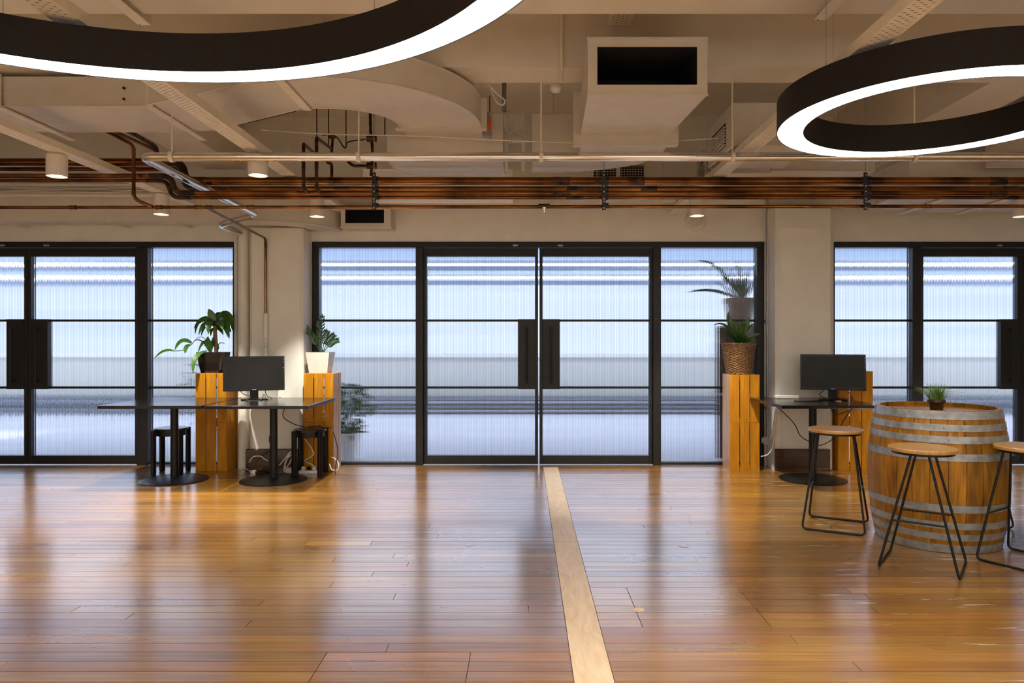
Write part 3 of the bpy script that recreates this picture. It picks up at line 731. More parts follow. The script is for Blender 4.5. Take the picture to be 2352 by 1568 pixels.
for a, b, c, wd in [((440, 788, 7.5), (415, 770, 7.46), (401, 805, 7.44), .065), ((400, 806, 7.47), (375, 798, 7.45), (354, 824, 7.42), .042), ((438, 792, 7.5), (424, 795, 7.46), (426, 812, 7.45), .06)]:
    MB().leaf(W(pA, *a), W(pA, *b), W(pA, *c), wd, up=(0, -.7, .7), fold=.12).build('leaf', 'leaf', pA, smooth=True, local=True)
MB().leaf(W(pA, 476, 806, 7.5), W(pA, 440, 815, 7.33), W(pA, 444, 858, 7.33), .06, up=(0, -.7, .7)).build('leaf', 'leaf3', pA, smooth=True, local=True)

# zz plant in white pot
pB = square_pot('zz_plant', FX(736, 7.57), 7.575, zA, .245, .185, .215, 'potwhite', 0, 'dark green zz plant in a white square pot on crates')
for sx, sy, tx, ty, dy in ((737, 808, 733, 742, 0), (738, 808, 740, 730, .03), (734, 808, 712, 765, -.04), (742, 808, 766, 770, .0), (744, 808, 775, 782, -.03), (735, 808, 703, 752, .04), (740, 808, 752, 762, -.05)):
    p0 = W(pB, sx, sy, 7.57); p2 = W(pB, tx, ty, 7.57+dy); p1 = (p0+p2)/2+Vector((0, 0, .05))
    pts = [p0*(1-t)**2+p1*2*t*(1-t)+p2*t*t for t in [i/10 for i in range(11)]]
    st = MB().tube(pts, [.005-.0003*i for i in range(11)], 6).build('stem', 'leaf2', pB, smooth=True, local=True)
    for i in range(3, 11):
        for s in (-1, 1):
            d = (pts[min(i+1, 10)]-pts[i-1]).normalized(); sd = d.cross(Vector((0, 1, 0))).normalized()*s
            q = pts[i]; ln = .062-.002*i
            tip = q+d*ln*.75+sd*ln*.65+Vector((0, random.uniform(-.02, .01), 0)); mid = q+d*ln*.25+sd*ln*.5
            MB().leaf(q, mid, tip, .017, n=5, up=(0, -1, .2), fold=.1).build('leaflet', 'leaf2' if (i+s) % 3 else 'leaf3', st, smooth=True, local=True)
    MB().leaf(pts[-1], pts[-1]+(pts[-1]-pts[-2])*.8, pts[-1]+(pts[-1]-pts[-2])*1.8, .02, n=5, up=(0, -1, .2)).build('leaflet', 'leaf3', st, smooth=True, local=True)

# wicker basket plant
bx, by, bz = FX(1697, 7.59), 7.595, .99
pC = empty('basket_plant', (bx, by, bz), 0, 'strap-leaved green plant in a brown wicker basket on crates', 'potted plant')
Hb, rb, rt_ = .325, .118, .172
wv = MB(); nst = 26; nr = 24
for i in range(nr):
    z = .008+(Hb-.03)*i/(nr-1); r = rb+(rt_-rb)*(z/Hb)**.9; ph = (i % 2)*pi
    pts = [((r+.0042*math.cos(nst/2*t+ph))*math.cos(t), (r+.0042*math.cos(nst/2*t+ph))*math.sin(t), z) for t in [2*pi*k/104 for k in range(104)]]
    wv.tube(pts, .0064, 6, closed=True)
tag(wv.build('weave', 'wicker', pC, smooth=True, local=True), kind='stuff')
for k in range(nst):
    t = 2*pi*(k+.5)/nst*1.0
    MB().tube([(rb*math.cos(t), rb*math.sin(t), .004), (rt_*math.cos(t), rt_*math.sin(t), Hb-.01)], .003, 5).build('stake', 'wicker', pC, smooth=True, local=True)
for ph in (0, pi):
    pts = [((rt_+.006*math.cos(14*t+ph))*math.cos(t), (rt_+.006*math.cos(14*t+ph))*math.sin(t), Hb-.008+.006*math.sin(14*t+ph)) for t in [2*pi*k/112 for k in range(112)]]
    MB().tube(pts, .0065, 6, closed=True).build('rim', 'wicker', pC, smooth=True, local=True)
MB().lathe([(rb-.012, .004), (rt_-.014, Hb-.03), (0, Hb-.03)], 30).build('liner', 'soil', pC, smooth=True, local=True)
LC = [((1694, 790, 0), (1672, 745, -.02), (1672, 713, -.03), .075), ((1700, 790, 0), (1706, 752, -.06), (1722, 727, -.06), .07),
      ((1695, 790, 0), (1690, 760, -.06), (1688, 735, -.09), .05), ((1700, 790, 0), (1702, 765, .03), (1706, 733, .05), .05),
      ((1696, 788, 0), (1668, 728, .02), (1637, 748, .0), .030), ((1695, 790, 0), (1670, 748, -.08), (1650, 764, -.1), .02),
      ((1704, 790, 0), (1722, 772, -.06), (1748, 766, -.06), .05), ((1704, 790, 0), (1722, 780, -.1), (1740, 782, -.12), .045),
      ((1700, 790, 0), (1712, 750, .03), (1735, 742, .04), .03), ((1696, 790, 0), (1685, 765, -.1), (1678, 756, -.15), .04),
      ((1702, 792, 0), (1709, 775, -.1), (1716, 770, -.15), .05), ((1695, 790, 0), (1672, 762, -.02), (1662, 770, 0), .012),
      ((1700, 790, 0), (1697, 760, -.1), (1700, 742, -.12), .05)]
for a, b, c, wd in LC:
    MB().leaf(W(pC, a[0], a[1], 7.59+a[2]), W(pC, b[0], b[1], 7.59+b[2]), W(pC, c[0], c[1], 7.59+c[2]), wd, up=(0, -.9, .4), fold=.22, shape='lance').build('leaf', 'leaf3', pC, smooth=True, local=True)

# grass pot on barrel
pD = empty('grass_pot', (FX(2151, 4.80), 4.80, .872), 0, 'small tuft of green grass in a tiny black pot on the barrel', 'potted plant')
MB().lathe([(.038, 0), (.047, .062), (.055, .064), (.056, .083), (.051, .083), (.049, .07), (0, .068)], 28).build('pot', 'potblack', pD, smooth=True, local=True)
gb = MB(); random.seed(5)
for k in range(210):
    a = random.uniform(0, 2*pi); r = random.uniform(0, .042); le = random.uniform(.065, .135); lean = random.uniform(.1, .95)*(r/.04+.25)
    p0 = Vector((r*math.cos(a), r*math.sin(a), .068)); o = Vector((math.cos(a), math.sin(a), 0))
    gb.leaf(p0, p0+Vector((0, 0, le*.6))+o*le*lean*.25, p0+Vector((0, 0, le*(1-.35*lean)))+o*le*lean, .0042, n=4, fold=.1, up=(math.sin(a), math.cos(a), .3), shape='taper')
tag(gb.build('grass_blades', 'grass', pD, local=True), kind='stuff')

# plants outside the glass
pE = empty('agave_pot', (FX(1700, 8.2), 8.2, FZ(748, 8.2)), 0, 'spiky plant in a brown pot blurred behind the ribbed glass', 'potted plant')
MB().lathe([(.125, 0), (.165, .25), (.18, .255), (.18, .31), (.17, .31), (.165, .27), (0, .27)], 32).build('pot', 'potterra', pE, smooth=True, local=True)
LE = [((1698, 690), (1660, 600), (1602, 598), .05), ((1698, 690), (1640, 655), (1578, 672), .045), ((1702, 690), (1700, 640), (1693, 598), .06), ((1706, 690), (1715, 640), (1716, 618), .06),
      ((1700, 690), (1680, 650), (1650, 630), .05), ((1700, 690), (1690, 650), (1672, 612), .05), ((1706, 690), (1730, 650), (1740, 640), .04), ((1696, 690), (1670, 660), (1640, 645), .03)]
for a, b, c, wd in LE:
    MB().leaf(W(pE, a[0], a[1], 8.2), W(pE, b[0], b[1], 8.2), W(pE, c[0], c[1], 8.15), wd, up=(0, -.9, .4), fold=.2, shape='strap').build('leaf', 'leaf2', pE, smooth=True, local=True)
cr_e = empty('outdoor_crate', (FX(1700, 8.2), 8.2, -.02), 0, 'tall brown slatted crate standing outside behind the basket', 'crate')
zt_ = FZ(748, 8.2)-.001; x0, x1 = FX(1655, 8.2), FX(1745, 8.2)
for i in range(3):
    ww = (x1-x0-.05)/3
    MB().bbox(x0+i*(ww+.025), x0+i*(ww+.025)+ww, 8.02, 8.035, -.02, zt_, .002).build('slat', 'potterra', cr_e)
    MB().bbox(x0+i*(ww+.025), x0+i*(ww+.025)+ww, 8.37, 8.385, -.02, zt_, .002).build('slat', 'potterra', cr_e)
MB().box(x0, x1, 8.0355, 8.3695, zt_-.02, zt_).build('end_board', 'potterra', cr_e)
MB().box(x0, x1, 8.0355, 8.3695, .72, .74).build('end_board', 'potterra', cr_e)

def bush(name, x, y, z0, z1, rad, n, label, seed, m='shrub', lw=.05, pot=True):
    random.seed(seed)
    e = empty(name, (x, y, z0), 0, label, 'plant')
    ph = .3
    MB().lathe([(.11, 0), (.15, ph), (.14, ph), (.13, ph-.03), (0, ph-.03)], 24).build('pot', 'terr_white', e, smooth=True, local=True)
    f = MB()
    for k in range(n):
        z = random.uniform(ph-.05, z1-z0); a = random.uniform(0, 2*pi); r = rad*random.uniform(.1, 1)*math.sin(pi*min(.95, .15+.75*(z-ph)/(z1-z0-ph+.01)))
        p = Vector((r*math.cos(a), r*math.sin(a), z)); d = Vector((math.cos(a), math.sin(a), random.uniform(-.3, .9))).normalized()*random.uniform(.08, .16)
        f.leaf(p, p+d*.5+Vector((0, 0, .02)), p+d-Vector((0, 0, .02)), lw, n=4, up=(random.uniform(-.4, .4), -.5, .8))
    tag(f.build('foliage', m, e, local=True), kind='stuff')
    for k in range(4):
        a = k*pi/2+.4; MB().tube([(0.02*math.cos(a), .02*math.sin(a), ph-.04), (rad*.4*math.cos(a), rad*.4*math.sin(a), (z1-z0)*.8)], .006, 6).build('stem', 'leaf2', e, local=True)
bush('outdoor_shrub', FX(800, 8.35), 8.35, -.02, .80, .25, 170, 'green shrub blurred behind the glass right of the white pot', 4)
bush('outdoor_shrub', FX(478, 8.5), 8.55, -.02, 1.12, .34, 60, 'leafy plant blurred behind the glass at the black pot', 9, lw=.035)

# ================================================================== RING LIGHTS
def ring(x, y, ro, ri, z0, z1, label, drops):
    e = empty('ring_pendant', (x, y, z0), 0, label, 'pendant light', 'black ring pendants')
    n = 128
    MB().lathe([(ro, 0), (ro, z1-z0), (ri, z1-z0), (ri, 0), (ri+.004, 0), (ri+.004, z1-z0-.006), (ro-.004, z1-z0-.006), (ro-.004, 0)], n, close='loop').build('housing', 'ring', e, smooth=True, local=True)
    MB().lathe([(ri+.0045, .002), (ro-.0045, .002), (ro-.0045, .012), (ri+.0045, .012)], n, close='loop').build('diffuser', 'ring_light', e, smooth=True, local=True)
    for a in drops:
        a = math.radians(a); r = (ro+ri)/2
        q = (r*math.cos(a), r*math.sin(a))
        zc = (3.18 if any(b0 < y+q[1] < b1 for b0, b1 in ((3.70, 4.06), (4.86, 5.15), (.8, 1.2))) else ZC)-z0
        MB().tube([(q[0], q[1], z1-z0), (q[0], q[1], zc)], .0016, 5).build('suspension_wire', 'galv', e, local=True)
    return e
hr = 1.15
ring(1.862*hr, 3.298*hr, .672*hr, .549*hr, H+hr, H+hr*1.142, 'black ring pendant with bright white underside on the right', (20, 110, 200, 290))
ring(-1.198*hr, 1.431*hr, 1.385*hr, 1.2646*hr, H+hr, H+hr*1.142, 'larger black ring pendant cut off by the top left corner', (60, 120, 180, 240, 300, 0))
ring(3.6, -.4, 1.2, 1.06, H+hr, H+hr*1.142, 'unseen black ring pendant added behind the camera on the right for more light', (20, 110, 200, 290))  # this ring and the next are unseen, added to raise the light level
ring(-3.8, -2.4, 1.2, 1.06, H+hr, H+hr*1.142, 'unseen black ring pendant added behind the camera on the left for more light', (20, 110, 200, 290))

# ================================================================== PERFORATED TRAYS AND DOWNLIGHTS
TZ = 2.695
def tray(xc, y0, y1, lip_side, label, TZ=2.695, ws=1.0):
    e = empty('perforated_tray', (xc, (y0+y1)/2, TZ), 0, label, 'cable tray', 'perforated cable trays')
    wd = .118*ws; m = MB(); pitch = .0175
    colx = [0, .10, .235, .30, .435, .50, .635, .70, .835, .90, 1]   # fractions
    n = int((y1-y0)/pitch); vs = []; fs = []
    for i in range(n+1):
        for sub in (0, .42):
            yy = y0+(i+sub)*pitch
            for c in colx: vs.append((xc-wd/2+c*wd, yy, TZ))
    k = len(colx)
    for i in range(n):
        a = (2*i)*k; b = a+k; c = b+k
        for q in range(k-1):
            hole = (q in (1, 5) if i % 2 else q in (3, 7))
            if not hole: fs.append((a+q, a+q+1, b+q+1, b+q))
            fs.append((b+q, b+q+1, c+q+1, c+q))
    MB().add(vs, fs).build('perforated_plate', 'tray', e, solid=.0015)
    if lip_side and xc > -3:
        for k in range(4): MB().tube([(xc-.036+.024*k, y0, TZ+.016+.004*(k % 2)), (xc-.036+.024*k, y1, TZ+.016+.004*(k % 2))], .0115, 6).build('cable', 'cable_k', e)
    for s in (-1, 1):
        x = xc+s*wd/2
        MB().box(x-.001, x+.001, y0, y1, TZ-.0006, TZ+.05).box(x-(.012 if s > 0 else 0), x+(0 if s > 0 else .012), y0, y1, TZ+.0485, TZ+.0505).build('side_lip', 'tray', e)
    for yy in ((2.6, 6.15) if TZ < 3 else (4.4,)):
        zc = 3.18 if any(b0 < yy < b1 for b0, b1 in ((3.70, 4.06), (4.86, 5.15))) else ZC
        if xc < -3 and yy > 5.15: zc = 3.18
        MB().tube([(xc-wd/2-.004, yy, TZ+.02), (xc-wd/2-.004, yy, zc-.003)], .003, 6).build('drop_rod', 'tray', e, local=False)
tray(-1.93, 1.9, 7.72, 1, 'white perforated cable tray passing behind the large ring light')
tray(-3.34, 2.4, 7.22, 1, 'white perforated cable tray at far left carrying two downlights')
tray(1.60, 1.9, 7.70, -1, 'white perforated cable tray running beside the right ring light')
tray(.63, 4.08, 4.84, -1, 'short white perforated cable tray ending above the square duct outlet', 3.45, 1.3)

def downlight(x, y, z0, label, r=.069, TZ=2.695, W=SPOT_W):
    e = empty('downlight', (x, y, z0), 0, label, 'ceiling light', 'white cylinder downlights')
    zt = TZ-.003
    MB().lathe([(r, z0), (r, zt-.012), (r-.012, zt-.0005), (0, zt-.0005)], 36, close=False, c=(x, y)).lathe([(r-.004, z0), (r, z0)], 36, (x, y), close=False).lathe([(r-.004, z0), (r-.004, z0+.03)], 36, (x, y), close=False).build('housing', 'lamp', e, smooth=True)
    MB().lathe([(r-.0045, z0+.022), (r-.02, z0+.026), (0, z0+.03)], 32, (x, y), close=False).build('reflector', 'lamp', e, smooth=True)
    MB().lathe([(r-.019, z0+.016), (r-.019, z0+.0215), (0, z0+.0215)], 32, (x, y)).build('lens', 'lens', e, smooth=True)
    ld = bpy.data.lights.new('downlight_beam', 'SPOT'); ld.energy = W; ld.color = SPOT_C; ld.spot_size = math.radians(80 if y > 2 else 118); ld.spot_blend = .45; ld.shadow_soft_size = .028
    lo = bpy.data.objects.new('downlight_beam', ld); COL.objects.link(lo); lo.parent = e; lo.location = (0, 0, -.012)
downlight(-3.385, 5.23, 2.53, 'white cylinder downlight under the left tray, nearer of two')
downlight(-3.34, 6.64, 2.50, 'white cylinder downlight above the far left table', W=150.0)
downlight(-1.925, 5.22, 2.535, 'white cylinder downlight behind the foil pipe')
downlight(-1.925, 6.70, 2.49, 'white cylinder downlight above the left monitor', W=150.0)
downlight(1.602, 6.72, 2.50, 'white cylinder downlight in front of the round wall speaker', W=140.0)
downlight(4.60, 6.70, 2.49, 'white cylinder downlight cut off by the right edge', TZ=2.655)
for k_, (x_, y_) in enumerate(((-3.6, .4), (.6, .4), (1.9, .75), (-5.6, -1.9), (-.4, -1.9), (5.6, -1.9))):  # unseen downlights added for fill bounced off the floor
    downlight(x_, y_, 2.50, 'added white cylinder downlight on a rod behind the camera, for fill', W=125.0)
    tag(MB().tube([(x_, y_, 2.6945), (x_, y_, ZC if y_ < 0 else ZC)], .006, 6).build('fill_lamp_rod', 'lamp'), ['rod of an added fill downlight just behind the camera', 'rod of an added fill downlight far behind the camera'][k_ > 2], 'rod', 'rods of the added lamps behind the camera')

# angle rails hanging from the beam
for (px, py, nm, lab) in ((332, 58, 'angle_rail', 'pale steel angle rail ending above the large ring light'), (1884, 46, 'angle_rail', 'pale steel angle rail with bolt ending between the ring lights')):
    hz = 1.80; Yr = hz*F/(CY-py); x = FX(px, Yr); z = H+hz
    e = empty(nm, (x, Yr, z), 0, lab, 'rail', 'angle rails under the near beam')
    MB().box(x-.035, x+.035, Yr-2.2, Yr, z, z+.004).build('flange', 'tray', e)
    MB().box(x-.002, x+.002, Yr-2.2, Yr, z+.0041, z+.03).build('web', 'tray', e)
    MB().box(x+.005, x+.03, Yr-.03, Yr-.002, z+.0045, z+.045).build('end_clip', 'lamp', e)
    MB().tube([(x-.02, Yr-.015, z-.012), (x-.02, Yr-.015, z+.03)], .004, 6).build('bolt', 'galv', e)

# ================================================================== DUCTS
def duct(name, pts, z0, z1, label, flanges=(), m='duct', extra=None):
    cxm = sum(p[0] for p in pts)/len(pts); cym = sum(p[1] for p in pts)/len(pts)
    e = empty(name, (cxm, cym, z0), 0, label, 'duct')
    MB().prism(pts, z0, z1).build('duct_body', m, e, smooth=True)
    # seam lips along the lower and upper edge
    for zz, nm in ((z0, 'lower_seam'), (z1, 'upper_seam')):
        path = [(x, y, zz) for x, y in pts]
        MB().tube(path, .006, 6, closed=True).build(nm, m, e, smooth=True)
    for f in flanges: MB().box(*f).build('flange', m, e)
    xa, xb = min(p[0] for p in pts), max(p[0] for p in pts); ya, yb2 = min(p[1] for p in pts), max(p[1] for p in pts)
    for q in (.2, .5, .8):
        xr = xa+(xb-xa)*q; yr = ya+(yb2-ya)*.78
        if -3.45 < xr < -2.97 or 3.3 < xr < 3.78: xr += .6
        MB().tube([(xr, yr, z1-.002), (xr, yr, ZC-.002)], .0035, 6).build('drop_rod', 'tray', e)
    return e
# long left duct: straight, offset, elbow
R_, r_ = 1.03, .427; ecx, ecy = -1.357, 5.42
front = [(-6.6, 4.946), (-2.62, 4.946), (-1.52, 4.39)]+[(ecx+R_*math.sin(t), ecy-R_*math.cos(t)) for t in [pi/2*k/18 for k in range(0, 19)]]
back = [(ecx+r_*math.sin(t), ecy-r_*math.cos(t)) for t in [pi/2*(1-k/14) for k in range(15)]]+[(-1.52, 4.99), (-2.35, 5.50), (-2.62, 5.557), (-6.6, 5.557)]
D1 = duct('air_duct', front+back, 2.95, 3.145, 'long flat painted air duct with a curved elbow on the left', [
    (-.975, -.285, 5.421, 5.50, 2.935, 3.16)])
for x in (-3.59, -2.555, -1.50):
    y0, y1 = (4.93, 5.75) if x < -2 else (4.37, 5.0)
    MB().box(x-.028, x+.028, y0, y1+.0, 2.932, 2.943).box(x-.028, x-.024, y0, y1, 2.943, 2.975 if x > -2 else 2.949).box(x-.022, x+.022, y0-.012, y0, 2.932, 3.16).build('support_rail', 'tray', D1)
for zz in (3.07, 2.995): MB().tube([(-2.74, 4.9465, zz), (-2.74, 4.936, zz)], .009, 10).build('rivet', 'copper_dark', D1)
MB().tube([(-1.60, 5.045, 2.945), (-2.30, 5.475, 2.945)], .005, 6).build('dark_seam', 'cable_k', D1)
duct('fan_coil_unit', [(-1.094, 5.75), (-.173, 5.75), (-.173, 6.28), (-.9, 6.30), (-1.03, 6.2), (-1.094, 6.05)], 2.777, 3.14, 'boxy painted fan coil casing at the end of the curved duct', [(-.93, -.33, 5.501, 5.749, 2.96, 3.13)])
duct('fan_coil_unit', [(.06, 5.75), (.98, 5.75), (.90, 5.88), (.72, 6.01), (.45, 6.12), (.06, 6.17)], 2.777, 3.14, 'painted fan coil casing with rounded underside behind the square duct outlet')
# outlet plenum
x0, x1, y0, y1, z0, z1 = .3756, 1.088, 4.30, 5.25, 2.806, 3.142
e = empty('duct_outlet', ((x0+x1)/2, y0, z0), 0, 'square painted duct outlet with a dark opening facing the camera', 'duct')
vs = []
# outer shell tapering slightly to the back, open at the front
ox0, ox1, oz0, oz1 = FX(1372, y0), FX(1601, y0), FZ(195, y0), FZ(108, y0)
sh = MB(); t = .003
A = [(x0, z0), (x1, z0), (x1, z1), (x0, z1)]; B = [(x0+.03, z0+.03), (x1-.04, z0+.03), (x1-.04, z1-.02), (x0+.03, z1-.02)]; O = [(ox0, oz0), (ox1, oz0), (ox1, oz1), (ox0, oz1)]
vs = [(x, y0, z) for x, z in A]+[(x, y1, z) for x, z in B]+[(x, y0, z) for x, z in O]+[(x, y0+.55, z) for x, z in O]
fs = [(4, 5, 6, 7)]
for i in range(4):
    j = (i+1) % 4; fs += [(i, i+4, j+4, j), (i, j, j+8, i+8)]
sh.add(vs, fs); sh.build('plenum', 'duct', e)
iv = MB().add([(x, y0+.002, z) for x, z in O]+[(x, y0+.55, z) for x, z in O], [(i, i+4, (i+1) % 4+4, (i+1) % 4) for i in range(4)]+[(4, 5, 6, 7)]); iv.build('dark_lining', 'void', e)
fr = .02
for b in ((x0-.004, x1+.004, z1-.006, z1+.006), (x0-.004, x1+.004, z0-.006, z0+.006)): MB().box(b[0], b[1], y0-.006, y0-.0005, b[2], b[3]).build('rim', 'duct', e)
MB().box(ox0-.004, ox1+.004, y0-.004, y0-.0004, oz0-.006, oz0-.0003).box(ox0-.004, ox1+.004, y0-.004, y0-.0004, oz1+.0003, oz1+.006).box(ox0-.006, ox0-.0003, y0-.004, y0-.0004, oz0, oz1).box(ox1+.0003, ox1+.006, y0-.004, y0-.0004, oz0, oz1).build('opening_trim', 'duct', e)
MB().box(x0-.02, x1+.03, y1+.0005, y1+.07, 2.765, 3.155).build('flange', 'duct', e)
MB().box(x0+.05, x1-.02, y1+.0705, 5.74, 2.80, 3.12).build('rear_neck', 'duct', e)
# louvred units on the right
def unit(x0, x1, y0, y1, z0, z1, label, ly0, ly1):
    e = empty('air_handling_unit', ((x0+x1)/2, y0, z0), 0, label, 'air conditioner', 'louvred units on the right')
    MB().bbox(x0, x1, y0, y1, z0, z1, .008).build('casing', 'duct', e)
    n = 7
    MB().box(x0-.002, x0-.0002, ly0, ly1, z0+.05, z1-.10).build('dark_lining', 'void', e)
    for k in range(n):
        z = z0+.055+k*(z1-z0-.17)/n
        MB().prism([(x0-.014, ly0), (x0-.0025, ly0), (x0-.0025, ly1), (x0-.014, ly1)], z, z+.010).build('louvre', 'duct', e)
unit(1.53, 2.15, 5.32, 6.02, 2.775, 3.10, 'boxy painted air unit with louvred side beside the right tray, nearer of two', 5.5, 5.9)
unit(1.70, 2.2, 6.45, 7.15, 2.83, 3.16, 'boxy painted air unit with louvred side beside the right tray, farther of two', 6.6, 7.0)
# lower curved ducts near the wall
def arc(cx, cy, r, a0, a1, n=14): return [(cx+r*math.cos(a0+(a1-a0)*k/n), cy+r*math.sin(a0+(a1-a0)*k/n)) for k in range(n+1)]
duct('air_duct', [(-3.0+.06, 7.06)]+[(-2.6+.65*math.sin(t), 7.7-.65*math.cos(t)) for t in [pi/2*k/14 for k in range(15)]]+[(-2.2, 7.7)]+[(-2.6+.4*math.sin(t), 7.7-.4*math.cos(t)) for t in [pi/2*(1-k/8) for k in range(1, 9)]]+[(-2.94, 7.30)], 2.51, 2.76, 'short curved painted duct above the left column')
e = empty('wall_vent_box', (-1.65, 7.5, 2.516), 0, 'white box vent with a dark grille opening above the middle glazing', 'vent')
vx0, vx1, vz0, vz1, vy = -1.907, -1.39, 2.516, 2.714, 7.5
O = [(FX(793, vy), FZ(512, vy)), (FX(882, vy), FZ(512, vy)), (FX(882, vy), FZ(481, vy)), (FX(793, vy), FZ(481, vy))]
A = [(vx0, vz0), (vx1, vz0), (vx1, vz1), (vx0, vz1)]
vs = [(x, vy, z) for x, z in A]+[(x, 7.775, z) for x, z in A]+[(x, vy, z) for x, z in O]+[(x, vy+.2, z) for x, z in O]
fs = [(4, 5, 6, 7)]
for i in range(4): j = (i+1) % 4; fs += [(i, i+4, j+4, j), (i, j, j+8, i+8)]
MB().add(vs, fs).build('box', 'duct', e)
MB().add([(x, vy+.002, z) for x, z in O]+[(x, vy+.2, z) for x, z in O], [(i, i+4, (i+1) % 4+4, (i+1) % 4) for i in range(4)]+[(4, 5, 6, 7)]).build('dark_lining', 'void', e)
MB().box(vx0-.01, vx1+.01, vy-.008, vy-.0005, vz0-.008, vz0+.004).build('lower_rim', 'lamp', e)
for k in range(5): MB().box(O[0][0], O[1][0], vy+.03, vy+.034, O[0][1]+.02+k*.028, O[0][1]+.024+k*.028).build('grille_bar', 'frame', e)
def round_corner(x0, x1, y0, y1, rc, which):
    pts = [(x0, y0), (x1, y0)]
    if which == 'R': pts = [(x0, y0), (x1, y0)]+[(x1-rc*1.6+rc*1.6*math.cos(t), y1-rc+rc*math.sin(t)) for t in [pi/2*k/12 for k in range(13)]]+[(x0, y1)]
    else: pts = [(x0, y0), (x1, y0), (x1, y1)]+[(x0+rc*1.6-rc*1.6*math.sin(t), y1-rc+rc*math.cos(t)) for t in [pi/2*k/12 for k in range(13)]]
    return pts
duct('air_duct', round_corner(.30, 2.50, 6.75, 7.48, .6, 'R'), 2.755, 2.82, 'flat painted duct with a rounded end behind the copper pipes, near the middle doors')
duct('air_duct', [(-1.52, 6.80), (-.12, 6.80), (-.12, 7.42), (-1.52, 7.42)], 2.755, 2.95, 'flat duct behind the copper pipes above the middle doors, whitened for window daylight', m='terr_white')  # window daylight painted in: whiter colour than the other ducts
D = duct('air_duct', round_corner(3.38, 7.2, 6.35, 7.36, .5, 'L'), 2.655, 2.95, 'flat painted duct with a rounded end at the right edge')
for px in (2120, 2262):
    x = FX(px, 7.0)
    MB().box(x-.03, x+.03, 6.3, 7.45, 2.637, 2.6485).build('support_rail', 'tray', D)
duct('air_duct', [(1.98+.24, 6.5), (3.15, 6.5), (3.15, 7.0), (2.22, 7.0)], 2.87, 3.0, 'flat painted duct between the right ring light and the copper pipes')
duct('air_duct', [(3.95, 5.6), (7.3, 5.6), (7.3, 6.2), (3.95, 6.2)], 2.83, 3.12, 'large painted duct behind the right ring light')
# wall register
e = empty('wall_register', (1.0, 7.77, 3.11), 0, 'white wall register with a fine grid behind the copper pipes', 'vent')
rx0, rx1, rz0, rz1 = .74, 1.28, 3.08, 3.22
MB().box(rx0, rx1, 7.765, 7.7795, rz0, rz1).build('back_plate', 'void', e)
MB().box(rx0-.02, rx1+.02, 7.75, 7.779, rz1, rz1+.02).box(rx0-.02, rx1+.02, 7.75, 7.779, rz0-.02, rz0).box(rx0-.02, rx0, 7.75, 7.779, rz0, rz1).box(rx1, rx1+.02, 7.75, 7.779, rz0, rz1).box(.985, 1.025, 7.75, 7.7645, rz0, rz1).build('frame', 'lamp', e)
for k in range(5): MB().box(rx0, rx1, 7.757, 7.7645, rz0+.02+k*.026, rz0+.023+k*.026).build('grid_bar', 'lamp', e)
for k in range(17): MB().box(rx0+.03+k*.03, rx0+.033+k*.03, 7.7535, 7.7565, rz0, rz1).build('grid_bar', 'lamp', e)
# round speaker
e = empty('round_speaker', (FX(1597), YF, FZ(507)), 0, 'round cream speaker on the wall under a downlight', 'speaker')
Rr = Matrix.Translation((FX(1597), YF-.0005, FZ(507))) @ Matrix.Rotation(pi/2, 4, 'X')
def disc(prof, n=40): 
    m = MB().lathe(prof, n); m.v = [tuple(Rr @ Vector(p)) for p in m.v]; return m
disc([(.112, 0), (.112, .016), (.104, .024), (.065, .027), (.058, .022), (.058, .02), (0, .02)]).build('bezel', 'lamp', e, smooth=True)
disc([(.054, .0205), (.054, .026), (0, .030)]).build('grille', 'duct', e, smooth=True)
for a in (200, 335):
    t = math.radians(a); m = MB().lathe([(.005, .0248), (.005, .028), (0, .029)], 8, (.083*math.cos(t), .083*math.sin(t))); m.v = [tuple(Rr @ Vector(p)) for p in m.v]; m.build('screw', 'galv', e)

# ================================================================== PIPES
def pipe(name, pts, r, m, label, cat='pipe', group=None, fil=.05, n=12, parts=()):
    pts = [Vector(p) for p in pts]
    e = empty(name, pts[0], 0, label, cat, group)
    MB().tube(fillet(pts, fil, 5) if fil else pts, r, n).build('tube', m, e, smooth=True)
    return e
def coupling(e, p, r, axis, m='copper', ln=.05):
    d = {'X': Vector((1, 0, 0)), 'Y': Vector((0, 1, 0)), 'Z': Vector((0, 0, 1))}[axis]*ln/2
    p = Vector(p); MB().tube([p-d, p-d*.7, p-d*.65, p+d*.65, p+d*.7, p+d], [r+.002, r+.003, r+.0005, r+.0005, r+.003, r+.002], 12).build('coupling', m, e, smooth=True)
Yc = 5.70
